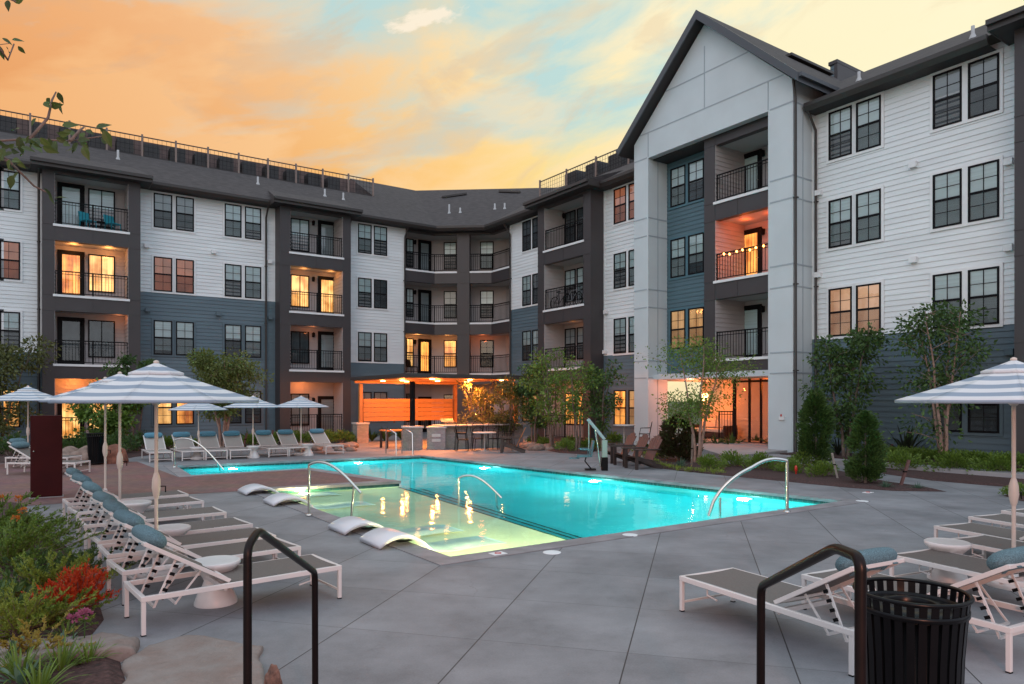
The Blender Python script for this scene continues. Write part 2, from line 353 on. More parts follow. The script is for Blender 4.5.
def concrete_mat():
    m = bpy.data.materials.new('jointed_concrete'); m.use_nodes = True; nt = m.node_tree; N = nt.nodes.new; L = nt.links.new; p = nt.nodes['Principled BSDF']
    tc = N('ShaderNodeTexCoord'); sep = N('ShaderNodeSeparateXYZ'); L(tc.outputs['Object'], sep.inputs[0])
    def M(op, a, b=None, c=None, clamp=False):
        n = N('ShaderNodeMath'); n.operation = op; n.use_clamp = clamp
        for i, v in enumerate((a, b, c)):
            if v is None: continue
            if isinstance(v, (int, float)): n.inputs[i].default_value = v
            else: L(v, n.inputs[i])
        return n.outputs[0]
    def joint(ax, ay, c0):
        t = M('ADD', M('MULTIPLY', sep.outputs[0], ax), M('MULTIPLY', sep.outputs[1], ay))
        t = M('DIVIDE', M('SUBTRACT', t, c0), 1.235)
        fr = M('ABSOLUTE', M('SUBTRACT', M('SUBTRACT', t, M('FLOOR', t)), .5))     # .5 at joint
        return M('MULTIPLY', M('SUBTRACT', fr, .4945), 400.0, clamp=True), M('FLOOR', t)
    j1, f1 = joint(.9677, -.252, -.525 ); j2, f2 = joint(.252, .9677, 6.88)
    j2s = M('MULTIPLY', j2, .45)
    j = M('MAXIMUM', j1, j2s)
    n = N('ShaderNodeTexNoise'); n.inputs['Scale'].default_value = .9; n.inputs['Detail'].default_value = 8; n.inputs['Roughness'].default_value = .65; L(tc.outputs['Object'], n.inputs['Vector'])
    n2 = N('ShaderNodeTexNoise'); n2.inputs['Scale'].default_value = 60; n2.inputs['Detail'].default_value = 4; L(tc.outputs['Object'], n2.inputs['Vector'])
    # broom strokes
    mp = N('ShaderNodeMapping'); mp.inputs['Rotation'].default_value = (0, 0, R_(-15)); mp.inputs['Scale'].default_value = (1.5, 90, 1); L(tc.outputs['Object'], mp.inputs[0])
    n3 = N('ShaderNodeTexNoise'); n3.inputs['Scale'].default_value = 1.0; n3.inputs['Detail'].default_value = 3; L(mp.outputs[0], n3.inputs['Vector'])
    cellv = N('ShaderNodeCombineXYZ'); L(f1, cellv.inputs[0]); L(f2, cellv.inputs[1])
    wn = N('ShaderNodeTexWhiteNoise'); wn.noise_dimensions = '2D'; L(cellv.outputs[0], wn.inputs['Vector'])
    f = M('ADD', M('MULTIPLY', n.outputs['Fac'], .75), M('ADD', M('MULTIPLY', n2.outputs['Fac'], .18), M('MULTIPLY', wn.outputs['Value'], .10)))
    r = N('ShaderNodeValToRGB'); e = r.color_ramp.elements; e[0].position = .32; e[0].color = (.118, .118, .127, 1); e[1].position = .72; e[1].color = (.285, .283, .300, 1); L(f, r.inputs[0])
    # stains and hairline cracks
    n5 = N('ShaderNodeTexNoise'); n5.inputs['Scale'].default_value = 3.4; n5.inputs['Detail'].default_value = 9; n5.inputs['Roughness'].default_value = .7; L(tc.outputs['Object'], n5.inputs['Vector'])
    stn = M('MULTIPLY', M('SUBTRACT', n5.outputs['Fac'], .56), 5.0, clamp=True)
    vo = N('ShaderNodeTexVoronoi'); vo.feature = 'DISTANCE_TO_EDGE'; vo.inputs['Scale'].default_value = .33
    wob = N('ShaderNodeVectorMath'); wob.operation = 'MULTIPLY_ADD'; L(n5.outputs['Color'], wob.inputs[0]); wob.inputs[1].default_value = (.5, .5, 0); L(tc.outputs['Object'], wob.inputs[2]); L(wob.outputs[0], vo.inputs['Vector'])
    crk = M('MULTIPLY', M('MULTIPLY', M('SUBTRACT', .0022, vo.outputs['Distance']), 600.0, clamp=True), M('MULTIPLY', M('SUBTRACT', n.outputs['Fac'], .5), 6.0, clamp=True))
    dk = M('ADD', M('MULTIPLY', stn, .30), M('MULTIPLY', crk, .55), clamp=True)
    mk = N('ShaderNodeMix'); mk.data_type = 'RGBA'; L(dk, mk.inputs[0]); L(r.outputs[0], mk.inputs[6]); mk.inputs[7].default_value = (.055, .05, .052, 1)
    mx = N('ShaderNodeMix'); mx.data_type = 'RGBA'; L(j, mx.inputs[0]); L(mk.outputs[2], mx.inputs[6]); mx.inputs[7].default_value = (.035, .032, .034, 1)
    L(mx.outputs[2], p.inputs['Base Color']); p.inputs['Roughness'].default_value = .62
    hh = M('SUBTRACT', M('ADD', M('MULTIPLY', n3.outputs['Fac'], .4), M('MULTIPLY', n2.outputs['Fac'], .3)), M('MULTIPLY', j, 2.0))
    b = N('ShaderNodeBump'); b.inputs['Strength'].default_value = .25; b.inputs['Distance'].default_value = .008; L(hh, b.inputs['Height']); L(b.outputs[0], p.inputs['Normal'])
    return m
deckm = concrete_mat()
def brick_mat(name, c1, c2, mort, sc, rot=35, bumps=.3, w=.5, h=.25, rough=.75):
    m = bpy.data.materials.new(name); m.use_nodes = True; nt = m.node_tree; N = nt.nodes.new; L = nt.links.new; p = nt.nodes['Principled BSDF']
    tc = N('ShaderNodeTexCoord'); mp = N('ShaderNodeMapping'); mp.inputs['Rotation'].default_value = (0, 0, R_(rot)); L(tc.outputs['Object'], mp.inputs[0])
    b = N('ShaderNodeTexBrick'); b.inputs['Scale'].default_value = sc; b.inputs['Mortar Size'].default_value = .012; b.inputs['Brick Width'].default_value = w; b.inputs['Row Height'].default_value = h
    b.inputs['Color1'].default_value = (*c1, 1); b.inputs['Color2'].default_value = (*c2, 1); b.inputs['Mortar'].default_value = (*mort, 1); L(mp.outputs[0], b.inputs['Vector'])
    n = N('ShaderNodeTexNoise'); n.inputs['Scale'].default_value = 1.1; n.inputs['Detail'].default_value = 7; L(tc.outputs['Object'], n.inputs['Vector'])
    mx = N('ShaderNodeMix'); mx.data_type = 'RGBA'; mx.blend_type = 'MULTIPLY'; mx.inputs[0].default_value = .5; L(b.outputs[0], mx.inputs[6]); L(n.outputs['Color'], mx.inputs[7])
    L(mx.outputs[2], p.inputs['Base Color']); p.inputs['Roughness'].default_value = rough
    bp = N('ShaderNodeBump'); bp.inputs['Strength'].default_value = bumps; bp.inputs['Distance'].default_value = .01; bp.invert = True; L(b.outputs['Fac'], bp.inputs['Height']); L(bp.outputs[0], p.inputs['Normal'])
    return m
paverm = brick_mat('brown_pavers', (.27, .135, .12), (.20, .10, .092), (.10, .065, .06), 2.4)
DECK = [(-34, -9), (26, -9), (26, 50), (-34, 50)]
fill_with_holes('ground', [(-700, -700), (700, -700), (700, 900), (-700, 900)], [DECK], -.02, mat('rough_grass', (.05, .07, .03), .9, var=.4, vscale=.6, bump=.5, bscale=20))
fill_with_holes('pool_deck', DECK, [POOL], 0.0, deckm)
cop_in, cop_out = POOL, offset_poly(POOL, .30)
mb = MB()
for i in range(len(POOL)):
    j = (i + 1) % len(POOL); a, b, c, d = offset_poly(POOL, -.03)[i], offset_poly(POOL, -.03)[j], cop_out[j], cop_out[i]
    mb.add([(*a, .012), (*d, .012), (*c, .012), (*b, .012), (*a, -.05), (*b, -.05), (*d, 0), (*c, 0)], [(0, 1, 2, 3), (0, 3, 5, 4), (1, 6, 7, 2)])
tag(mb.build('pool_coping', mat('coping_stone', (.23, .215, .225), .6, var=.25, vscale=2.5, bump=.3, bscale=25)), kind='structure')
# basin
ZW, ZS, ZD = -.10, -.42, -1.45
tile = brick_mat('waterline_tile', (.03, .12, .11), (.02, .08, .075), (.10, .16, .15), 3.0, rot=0, rough=.2)
plaster = mat('pool_plaster', (.02, .39, .45), .6, var=.10, vscale=1.0)
plaster2 = mat('shelf_plaster', (.84, .78, .60), .6, var=.10, vscale=1.0)
mb = MB()
for i in range(len(POOL)):
    j = (i + 1) % len(POOL); a, b = POOL[i], POOL[j]
    mb.mi = 0; mb.quad((*a, 0), (*b, 0), (*b, -.26), (*a, -.26))
    mb.mi = 2 if i in (6, 7) else 1
    if i == 0:
        mb.mi = 2; mb.quad((*a, -.26), (*PA, -.26), (*PA, ZS), (*a, ZS)); mb.mi = 1; mb.quad((*PA, -.26), (*b, -.26), (*b, ZD), (*PA, ZD))
    else: mb.quad((*a, -.26), (*b, -.26), (*b, ZD if i not in (6, 7) else ZS), (*a, ZD if i not in (6, 7) else ZS))
mb.mi = 2; mb.poly([(*p, ZS) for p in (A, PA, G, Hp)])
mb.mi = 1
sd_ = (V2(G) - V2(PA)).normalized(); sn = Vector((sd_.y, -sd_.x))
prev = (V2(PA), V2(G)); z = ZS
for k in range(3):                                   # steps down from the sun shelf
    z2 = ZS - .26 * (k + 1)
    mb.mi = 1; mb.quad((*prev[0], z), (*prev[1], z), (*prev[1], z2), (*prev[0], z2))
    nx = (V2(PA) + sn * .30 * (k + 1) + sd_ * -.3 * (k + 1) * .0, V2(G) + sn * .30 * (k + 1))
    mb.quad((*prev[0], z2), (*prev[1], z2), (*nx[1], z2), (*nx[0], z2))
    mb.mi = 0
    mb.quad((*(prev[0]), z + .002), (*(prev[1]), z + .002), (*(prev[1] - sn * .05), z + .002), (*(prev[0] - sn * .05), z + .002))
    mb.mi = 1
    prev = nx; z = z2
mb.quad((*prev[0], z), (*prev[1], z), (*prev[1], ZD), (*prev[0], ZD))
mb.poly([(*p, ZD) for p in (PA, B, C, D, E, Fp, G)])
tag(mb.build('pool_basin', [tile, plaster, plaster2]), kind='structure')
def water_mat():
    m = bpy.data.materials.new('pool_water'); m.use_nodes = True; nt = m.node_tree; nt.nodes.clear(); N = nt.nodes.new; L = nt.links.new
    t = N('ShaderNodeBsdfRefraction'); t.inputs[0].default_value = (.70, .97, .95, 1); t.inputs['IOR'].default_value = 1.33; t.inputs['Roughness'].default_value = .0
    g = N('ShaderNodeBsdfGlossy'); g.inputs['Roughness'].default_value = .04
    tc = N('ShaderNodeTexCoord'); n = N('ShaderNodeTexNoise'); n.inputs['Scale'].default_value = 2.2; n.inputs['Detail'].default_value = 3; L(tc.outputs['Object'], n.inputs['Vector'])
    b = N('ShaderNodeBump'); b.inputs['Strength'].default_value = .30; b.inputs['Distance'].default_value = .02; L(n.outputs['Fac'], b.inputs['Height']); L(b.outputs[0], g.inputs['Normal']); L(b.outputs[0], t.inputs['Normal'])
    fr = N('ShaderNodeFresnel'); fr.inputs[0].default_value = 1.33
    mu = N('ShaderNodeMath'); mu.operation = 'MULTIPLY'; mu.inputs[1].default_value = .62; L(fr.outputs[0], mu.inputs[0])
    mx = N('ShaderNodeMixShader'); L(mu.outputs[0], mx.inputs[0]); L(t.outputs[0], mx.inputs[1]); L(g.outputs[0], mx.inputs[2])
    o = N('ShaderNodeOutputMaterial'); L(mx.outputs[0], o.inputs[0]); return m
fill_with_holes('pool_water', POOL, [], ZW, water_mat())
def pool_lamp(x, y, z, dx, dy, e, col, label, disc_r=.11):
    r = thing('pool_light', label, 'pool light', (x, y, z), math.atan2(dy, dx), 'lights under the pool water')
    m = MB(); m.T = Matrix.Rotation(R_(90), 4, 'Y'); m.lathe([(disc_r, .0), (disc_r, .02), (disc_r * .7, .03)], 16); m.build('lens', mat('lens_' + ('w' if col[0] > .8 else 'c'), (.8, .9, .9), .3, emit=col, es=5), r)
    m = MB(); m.T = Matrix.Rotation(R_(90), 4, 'Y'); m.lathe([(disc_r + .03, -.03), (disc_r + .03, .015), (disc_r + .002, .018)], 16, caps=False); m.build('bezel', steel, r)
    light('pool_lamp', (.22, 0, 0), e, col, .12, r)
AQ = (.50, 1.0, .92); YL = (1.0, .90, .42)
def lerp2(a, b, t): return (a[0] + (b[0] - a[0]) * t, a[1] + (b[1] - a[1]) * t)
def nrm_in(a, b):
    d = (V2(b) - V2(a)).normalized(); return (-d.y, d.x)
K = 1.0
for a, b, t, e, c, lab in [
    (B, C, .14, 520, AQ, 'round pool light in the far wall nearest the right corner of the pool'),
    (B, C, .43, 420, AQ, 'round pool light in the far wall in front of the pool lift'),
    (B, C, .74, 420, AQ, 'round pool light in the far wall in front of the white patio table'),
    (C, D, .30, 260, AQ, 'round pool light in the far wall right of the ladder side corner'),
    (C, D, .80, 280, AQ, 'round pool light in the back wall below the row of loungers'),
    (A, B, .60, 200, AQ, 'round pool light hidden under the near edge of the deep water'),
    (Fp, G, .5, 90, AQ, 'round pool light under the tip side of the brown peninsula')]:
    p = lerp2(a, b, t); n = nrm_in(a, b); pool_lamp(p[0] + n[0] * .03, p[1] + n[1] * .03, -.55, n[0], n[1], e, c, lab)
for a, b, t, e, lab in [(G, Hp, .72, 900, 'small yellow glowing light at the far end of the shallow shelf'),
                        (A, PA, .30, 1400, 'small yellow glowing light at the near corner of the shallow shelf'),
                        (A, PA, .78, 520, 'small yellow glowing light beside the steps of the shallow shelf')]:
    p = lerp2(a, b, t); n = nrm_in(a, b); pool_lamp(p[0] + n[0] * .03, p[1] + n[1] * .03, -.18, n[0], n[1], e, YL, lab, .06)

# depth marker tiles set in the coping, each with a small red ring
for (x, y, lab) in ((498, 554.5, 'small white depth marker tile with red ring at the shelf end of the near coping'), (868, 493, 'small white marker tile beyond the right pool corner'), (285, 500.5, 'small white marker tile between the two far arched pool loungers')):
    X, Y = gp(x, y); r = thing('marker_tile', lab, 'marker tile', (X, Y, 0), ANG, 'white marker tiles around the pool'); m = MB(); m.box(-.10, .10, -.075, .075, .005, .017); m.build('tile', whitetrim, r); m = MB(); P = [(.04 * math.cos(2 * math.pi * k / 20), .04 * math.sin(2 * math.pi * k / 20), .019) for k in range(21)]; m.tube(P, .006, 5, cap=False); m.build('red_ring', mat('red_paint', (.5, .03, .02), .4), r)
# brown paving
brown = [gp(-70, 509), gp(35, 505.5), gp(181.6, 494.7), gp(254, 490.4), cop_out[7], cop_out[6], cop_out[5], cop_out[4], gp(137, 461.6), gp(60, 463), gp(-70, 464)]
fill_with_holes('brown_paving', brown, [], .004, paverm)
mulchm = mat('dark_mulch', (.055, .026, .024), .95, var=.6, vscale=22, bump=1.0, bscale=35)
def bed(name, pts, h=.05, inset=.18, world=False):
    P = [p if world else gp(*p) for p in pts]
    ar = sum(P[i - 1][0] * P[i][1] - P[i][0] * P[i - 1][1] for i in range(len(P)))
    if ar < 0: P = P[::-1]
    Q = offset_poly(P, -inset); m = MB(); n = len(P)
    # resample edge to make the border ragged
    m.add([(*p, .003) for p in P] + [(*q, h) for q in Q], [(i, (i + 1) % n, n + (i + 1) % n, n + i) for i in range(n)])
    m.poly([(*q, h) for q in Q])
    o = m.build(name, mulchm); tag(o, kind='structure'); return o
def mulch_chips(pts_px, n, label):
    pass
bed('mulch_bed', [(650, 467.5), (690, 472), (727.5, 476), (789, 482), (850, 488), (894, 491), (947, 491.8), (925, 487.5), (892, 483), (862, 476), (833, 469.5), (800, 464.5), (765, 461), (728, 464.5), (698, 456), (690, 450), (655, 446), (640, 452)])
bed('mulch_bed', [(790, 456.5), (845, 466), (884, 474), (930, 480.5), (980, 485), (1060, 491), (1060, 473), (950, 468), (884, 463), (845, 458), (815, 454)])
mb = MB(); mb.prism([b2w(*p) for p in ((20.35, 15.2), (20.35, 1.0), (21.05, 1.0), (21.05, 15.2))][::-1], 0, .16); tag(mb.build('side_path', mat('path_concrete', (.30, .29, .30), .75, var=.1, vscale=2)), kind='structure')
mb = MB(); mb.prism([b2w(*p) for p in ((21.052, 14.6), (21.052, 1.0), (23.14, 1.0), (23.14, 14.6))][::-1], 0, .20); tag(mb.build('raised_bed', mulchm), kind='structure')
bed('mulch_bed', [(1003, 495.5), (1030, 491.5), (1075, 497), (1060, 506), (1020, 501)])
bed('mulch_bed', [(527, 446.5), (560, 453), (586, 454.5), (600, 450), (606, 443), (640, 443), (640, 439.5), (527, 437)])
bed('mulch_bed', [(-60, 463), (62, 463), (112, 462), (135, 457), (190, 451), (260, 446), (352, 442.5), (355, 436), (260, 437.5), (150, 441.5), (-60, 451)])
LB = [(-90, 500), (22, 505), (35, 524), (57, 536), (76, 560), (97, 597), (104, 620), (88, 640), (120, 662), (128, 690), (118, 780), (-300, 900)]
bed('planting_bed', LB, .06, .1)
# rear platform in front of the covered entrance
mb = MB(); mb.prism([gp(x, y, .24) for x, y in [(697, 447), (727, 456.5), (765, 452.5), (800, 449), (812, 444), (800, 437), (690, 436)]][::-1], 0, .24)
tag(mb.build('entrance_platform', concrete_plain), kind='structure')
# landing and steps under the camera
mb = MB(); mb.box(-1.9, 1.9, -6, 2.5, 0, .45); mb.box(-1.9, 1.9, 2.5, 2.9, 0, .30); mb.box(-1.9, 1.9, 2.9, 3.3, 0, .15)
tag(mb.build('entry_steps', concrete_plain, bevel=.01), kind='structure')
# white drain lids let into the deck
for i, (x, y, lab) in enumerate([(552, 553, 'round white drain lid in the deck near the sun shelf corner'), (630, 535.5, 'round white drain lid by the near pool edge, middle one'), (862, 501.5, 'pale oval drain lid beyond the right pool corner')]):
    m = MB(); m.lathe([(.12, .004), (.12, .010), (.11, .013)], 20); X, Y = gp(x, y)
    tag(m.build('drain_lid', whitetrim, loc=(X, Y, 0)), lab, 'drain lid', 'drain lids in the deck')

# ================================================================ APARTMENT BUILDING
OFF = (20.0, 38.0)                                    # the thing's base point, in building coordinates
bldg = thing('apartment_building', 'four storey white, grey and brown apartment building wrapped around the pool', 'building', (*b2w(*OFF), 0), ANG)
FL = [0.0, 3.60, 6.67, 9.77]; SOF = [2.95, 5.95, 9.05, 12.0]; SILL = [.80, 4.20, 7.28, 10.35]; WH = 1.66; EAVE = 12.32
def BMB(org=None, ang=0.0):
    m = MB(); m.T = Matrix.Translation((-OFF[0], -OFF[1], 0))
    if org is not None: m.T = m.T @ Matrix.Translation((org[0], org[1], 0)) @ Matrix.Rotation(ang, 4, 'Z')
    return m
def seg(a, b):
    d = V2(b) - V2(a); return math.atan2(d.y, d.x), d.length
def siding_on(m, x0, x1, y, z0, z1, exp=.178, lap=.026):
    """lap boards on a wall facing -y, between x0 and x1"""
    n = max(1, round((z1 - z0) / exp)); h = (z1 - z0) / n
    for k in range(n):
        za = z0 + k * h; zb = za + h
        m.add([(x0, y - lap, za), (x1, y - lap, za), (x1, y - .004, zb), (x0, y - .004, zb), (x0, y, za), (x1, y, za)],
              [(0, 1, 2, 3), (4, 5, 1, 0), (4, 0, 3), (5, 2, 1)])
def wall(a, b, split, m_low=None, m_high=None, z1=EAVE):
    ang, L = seg(a, b)
    for (z0, zt, mt) in ((0, split, m_low or blue_sid), (split, z1, m_high or white_sid)):
        if zt - z0 < .05: continue
        m = BMB(a, ang); siding_on(m, 0, L, 0, z0, zt)
        m.box(-.0, .10, -.035, -.001, z0, zt); m.box(L - .10, L, -.035, -.001, z0, zt)
        m.build('wall', mt, bldg)
# ---- windows
WCACHE = {}
def win_mesh(w, h, trim, style='sash'):
    key = (round(w, 2), round(h, 2), trim.name if trim else '', style)
    if key in WCACHE: return WCACHE[key]
    m = MB(); f = .055; y0, y1 = -.075, -.03
    m.mi = 0
    m.box(0, f, y0, y1, 0, h); m.box(w - f, w, y0, y1, 0, h); m.box(f, w - f, y0, y1, 0, f); m.box(f, w - f, y0, y1, h - f, h)
    if style == 'sash':
        m.box(f, w - f, y0 + .004, y1, h / 2 - .035, h / 2 + .035)
        m.box(w / 2 - .008, w / 2 + .008, y0 + .015, y1, f, h / 2 - .035); m.box(w / 2 - .008, w / 2 + .008, y0 + .015, y1, h / 2 + .035, h - f)
        for q in (.27, .73): m.box(f, w / 2 - .011, y0 + .016, y1, h * q - .008, h * q + .008); m.box(w / 2 + .011, w - f, y0 + .016, y1, h * q - .008, h * q + .008)
    elif style == 'wide':
        m.box(w / 2 - .02, w / 2 + .02, y0 + .01, y1, f, h - f)
    if trim:
        m.mi = 1; t = .09; a, b = -.055, -.028
        m.box(-t, -.002, a, b, -t, h + t); m.box(w + .002, w + t, a, b, -t, h + t); m.box(-.002, w + .002, a, b, -t, -.002); m.box(-.002, w + .002, a, b, h + .002, h + t)
    o = m.build('window', [bronze] + ([trim] if trim else []))
    g = MB(); g.quad((f, -.048, f), (w - f, -.048, f), (w - f, -.048, h - f), (f, -.048, h - f)); go = g.build('pane', glass)
    bmh = MB(); bmh.quad((f, -.032, f), (w - f, -.032, f), (w - f, -.032, h - f), (f, -.032, h - f)); bo = bmh.build('blind', b_cool)
    s = None
    if style == 'sash': g = MB(); g.quad((f, -.062, f), (w - f, -.062, f), (w - f, -.062, h / 2 - .035), (f, -.062, h / 2 - .035)); s = g.build('insect_screen', screen)
    WCACHE[key] = (o.data, go.data, bo.data, s.data if s else None)
    for q in (o, go, bo, s):
        if q: bpy.data.objects.remove(q)
    return WCACHE[key]
BL = {}; rw = random.Random(99)
def blind_variant(me, mt, frac=0.0):
    k = (me.name, mt.name, frac)
    if k not in BL:
        if frac == 0: c = me.copy(); c.materials[0] = mt
        else:                                         # blind let down part of the way, the room dark below it
            v = [tuple(q.co) for q in me.vertices]; x0, x1, y, z0, z1 = v[0][0], v[1][0], v[0][1], v[0][2], v[2][2]; zs = z0 + (z1 - z0) * frac
            c = bpy.data.meshes.new('blind'); c.from_pydata([(x0, y, zs), (x1, y, zs), (x1, y, z1), (x0, y, z1), (x0, y + .02, z0), (x1, y + .02, z0), (x1, y + .02, zs), (x0, y + .02, zs), (x0, y - .006, zs - .03), (x1, y - .006, zs - .03), (x1, y - .006, zs + .005), (x0, y - .006, zs + .005)], [], [(0, 1, 2, 3), (4, 5, 6, 7), (8, 9, 10, 11)])
            c.materials.append(mt); c.materials.append(b_dark); c.polygons[1].material_index = 1; c.update()
        BL[k] = c
    return BL[k]
def window(org, ang, x, z, w, h, blind, trim, style='sash', yoff=0.0, name='window', label=None, scr=True):
    fm, gm, bmsh, sm = win_mesh(w, h, trim, style)
    o = bpy.data.objects.new(name, fm); COL.objects.link(o); o.parent = bldg
    c, s = math.cos(ang), math.sin(ang)
    o.location = (org[0] - OFF[0] + c * x - s * yoff, org[1] - OFF[1] + s * x + c * yoff, z); o.rotation_euler = (0, 0, ang)
    fr_ = rw.choice([0, 0, 0, .12, .3, .48, .48, .6]) if blind.name in ('cool_blind', 'grey_blind') else 0
    for nm, me in (('pane', gm), ('blind', blind_variant(bmsh, blind, fr_))) + ((('insect_screen', sm),) if sm and scr else ()):
        q = bpy.data.objects.new(nm, me); COL.objects.link(q); q.parent = o
    if label: o['label'] = label
    return o
def door(org, ang, x, z, blind, w=.95, h=2.15, yoff=0.0):
    m = MB(); f = .13
    m.box(-.06, 0, -.07, -.02, 0, h + .06); m.box(w, w + .06, -.07, -.02, 0, h + .06); m.box(0, w, -.07, -.02, h, h + .06)
    m.box(0, f, -.06, -.02, 0, h); m.box(w - f, w, -.06, -.02, 0, h); m.box(f, w - f, -.06, -.02, 0, .22); m.box(f, w - f, -.06, -.02, h - f, h)
    o = m.build('door', bronze, bldg)
    c, s = math.cos(ang), math.sin(ang)
    o.location = (org[0] - OFF[0] + c * x - s * yoff, org[1] - OFF[1] + s * x + c * yoff, z); o.rotation_euler = (0, 0, ang)
    g = MB(); g.quad((f, -.045, .22), (w - f, -.045, .22), (w - f, -.045, h - f), (f, -.045, h - f)); g.build('pane', glass, o)
    g = MB(); g.quad((f, -.028, .22), (w - f, -.028, .22), (w - f, -.028, h - f), (f, -.028, h - f)); g.build('blind', blind, o)
    g = MB(); g.tube([(w - .06, -.06, 1.0), (w - .06, -.11, 1.0), (w - .16, -.11, 1.0)], .012, 6); g.build('handle', steel, o)
    return o
def sconce(org, ang, x, z, yoff=0.0):
    m = BMB(org, ang); m.T = m.T @ Matrix.Translation((x, yoff, z))
    m.box(-.06, .06, -.05, -.03, -.12, .12); m.lathe([(.05, -.14), (.08, -.02), (.08, .1), (.02, .14)], 8, (0, -.14, 0))
    m.build('wall_lantern', black, bldg)
def railing(org, ang, pts, z, posts=None, h=1.05, name='balcony_railing', top=True):
    m = BMB(org, ang)
    for i in range(len(pts) - 1):
        a, b = Vector((*pts[i], 0)), Vector((*pts[i + 1], 0)); L = (b - a).length; d = (b - a) / L
        up = Vector((0, 0, 1))
        m.bar(a + up * (z + h), b + up * (z + h), .045, .045); m.bar(a + up * (z + h - .12), b + up * (z + h - .12), .025, .025); m.bar(a + up * (z + .09), b + up * (z + .09), .03, .03)
        n = int(L / .125)
        for k in range(1, n):
            p = a + d * (L * k / n); m.bar(p + up * (z + .09), p + up * (z + h - .02), .016, .016)
        for q in (posts if posts is not None and i == 0 else []):
            p = a + d * q; m.bar(p + up * (z + .01), p + up * (z + h + .03), .055, .055)
        for p in (a, b): m.bar(p + up * (z + .01), p + up * (z + h + .03), .045, .045)
    return m.build(name, black, bldg)
def glow(org, ang, x, y, z, e, col=WARM, r=.15):
    c, s = math.cos(ang), math.sin(ang)
    return light('ceiling_lamp', (org[0] - OFF[0] + c * x - s * y, org[1] - OFF[1] + s * x + c * y, z), e, col, r, bldg)
def bay(a, b, c0, c1, back, prot, levels, lamp_x=None, top=EAVE, inner=None, fence=True, col_prot=None):
    """a balcony tower: front plane a->b (left to right in view); levels: dict floor -> list of openings"""
    ang, L = seg(a, b); inner = inner or alcove_sid
    m = BMB(a, ang); zb = 0 if fence else 2.95
    m.box(0, c0, 0, max(prot, .0) + .001, zb, top); 
    if c1 > 0: m.box(L - c1, L, 0, prot + .001, 0, top)
    # wing walls behind the columns
    for f in range(4):
        zt = FL[f + 1] if f < 3 else top
        m.box(c0, L - c1, 0.015, .30, SOF[f], (zt - .10) if f < 3 else top)       # spandrel
        for x in ([.0, L - c1] if c1 > 0 else [.0]):
            wd = c0 if x == 0 else c1
            if f: m.box(x - .004, x + wd + .004, -.014, .02, FL[f] - .04, FL[f] + .0); m.box(x - .004, x + wd + .004, -.014, .02, SOF[f] - .02, SOF[f] + .02)
    m.box(L / 2 - .012, L / 2 + .012, .003, .02, SOF[0], FL[1] - .1); m.box(L / 2 - .012, L / 2 + .012, .003, .02, SOF[1], FL[2] - .1); m.box(L / 2 - .012, L / 2 + .012, .003, .02, SOF[2], FL[3] - .1)
    m.build('balcony_tower', taupe, bldg)
    # slabs
    for f in range(1, 4):
        m = BMB(a, ang); m.mi = 0; m.box(c0 - .06 if c0 > .1 else c0, L - c1 + (.06 if c1 > .1 else 0), -.03, .06, FL[f] - .10, FL[f]); m.mi = 1; m.box(c0, L - c1, .06, back, FL[f] - .10, FL[f] - .002)
        m.build('balcony_slab', [whitetrim, concrete_plain], bldg)
        m = BMB(a, ang); m.box(c0, L - c1, .30, back, SOF[f - 1] + .05, SOF[f - 1] + .09); m.build('balcony_ceiling', ceil_pale, bldg)
    m = BMB(a, ang); m.box(c0, L - c1, .30, back, SOF[3] + .05, SOF[3] + .09); m.build('balcony_ceiling', ceil_pale, bldg)
    # alcove walls: back, left, right
    m = BMB(a, ang); siding_on(m, c0, L - c1, back, zb, top)
    T0 = m.T
    m.T = T0 @ Matrix.Translation((c0, back, 0)) @ Matrix.Rotation(R_(-90), 4, 'Z') @ Matrix.Rotation(R_(180), 4, 'Z') if False else T0
    # left alcove wall faces +x : run from front to back
    m.T = T0 @ Matrix.Translation((c0, .02, 0)) @ Matrix.Rotation(R_(90), 4, 'Z'); siding_on(m, 0, back - .02, 0, zb, top)
    m.T = T0 @ Matrix.Translation((L - c1, back, 0)) @ Matrix.Rotation(R_(-90), 4, 'Z'); siding_on(m, 0, back - .02, 0, zb, top)
    m.build('alcove_wall', inner, bldg)
    for f, ops in levels.items():
        for o in ops:
            k = o[0]
            if k == 'door': door(a, ang, o[1], FL[f] + .01, o[2], yoff=back)
            elif k == 'win': window(a, ang, o[1], FL[f] + o[4] if len(o) > 4 else SILL[f] - .2, o[2], o[5] if len(o) > 5 else 1.75, o[3], None, 'wide', yoff=back, scr=False)
            elif k == 'sash': window(a, ang, o[1], SILL[f] - .1, o[2], WH, o[3], None, 'sash', yoff=back)
            elif k == 'lamp': sconce(a, ang, o[1], FL[f] + 2.0, back)
            elif k == 'glow': glow(a, ang, o[1], back * .55, SOF[f] - .1, o[2], o[3] if len(o) > 3 else WARM)
    for f in range(1, 4): railing(a, ang, [(c0 + .03, .10), (L - c1 - .03, .10)], FL[f], [(L - c0 - c1) / 2])
    if fence: railing(a, ang, [(c0 + .03, .10), (L - c1 - .03, .10)], 0.06, [(L - c0 - c1) / 2], name='patio_railing', h=1.15)
    return ang, L

def V_(px, u): return 40 - seg_t(px, (u, 40), (u, -10))
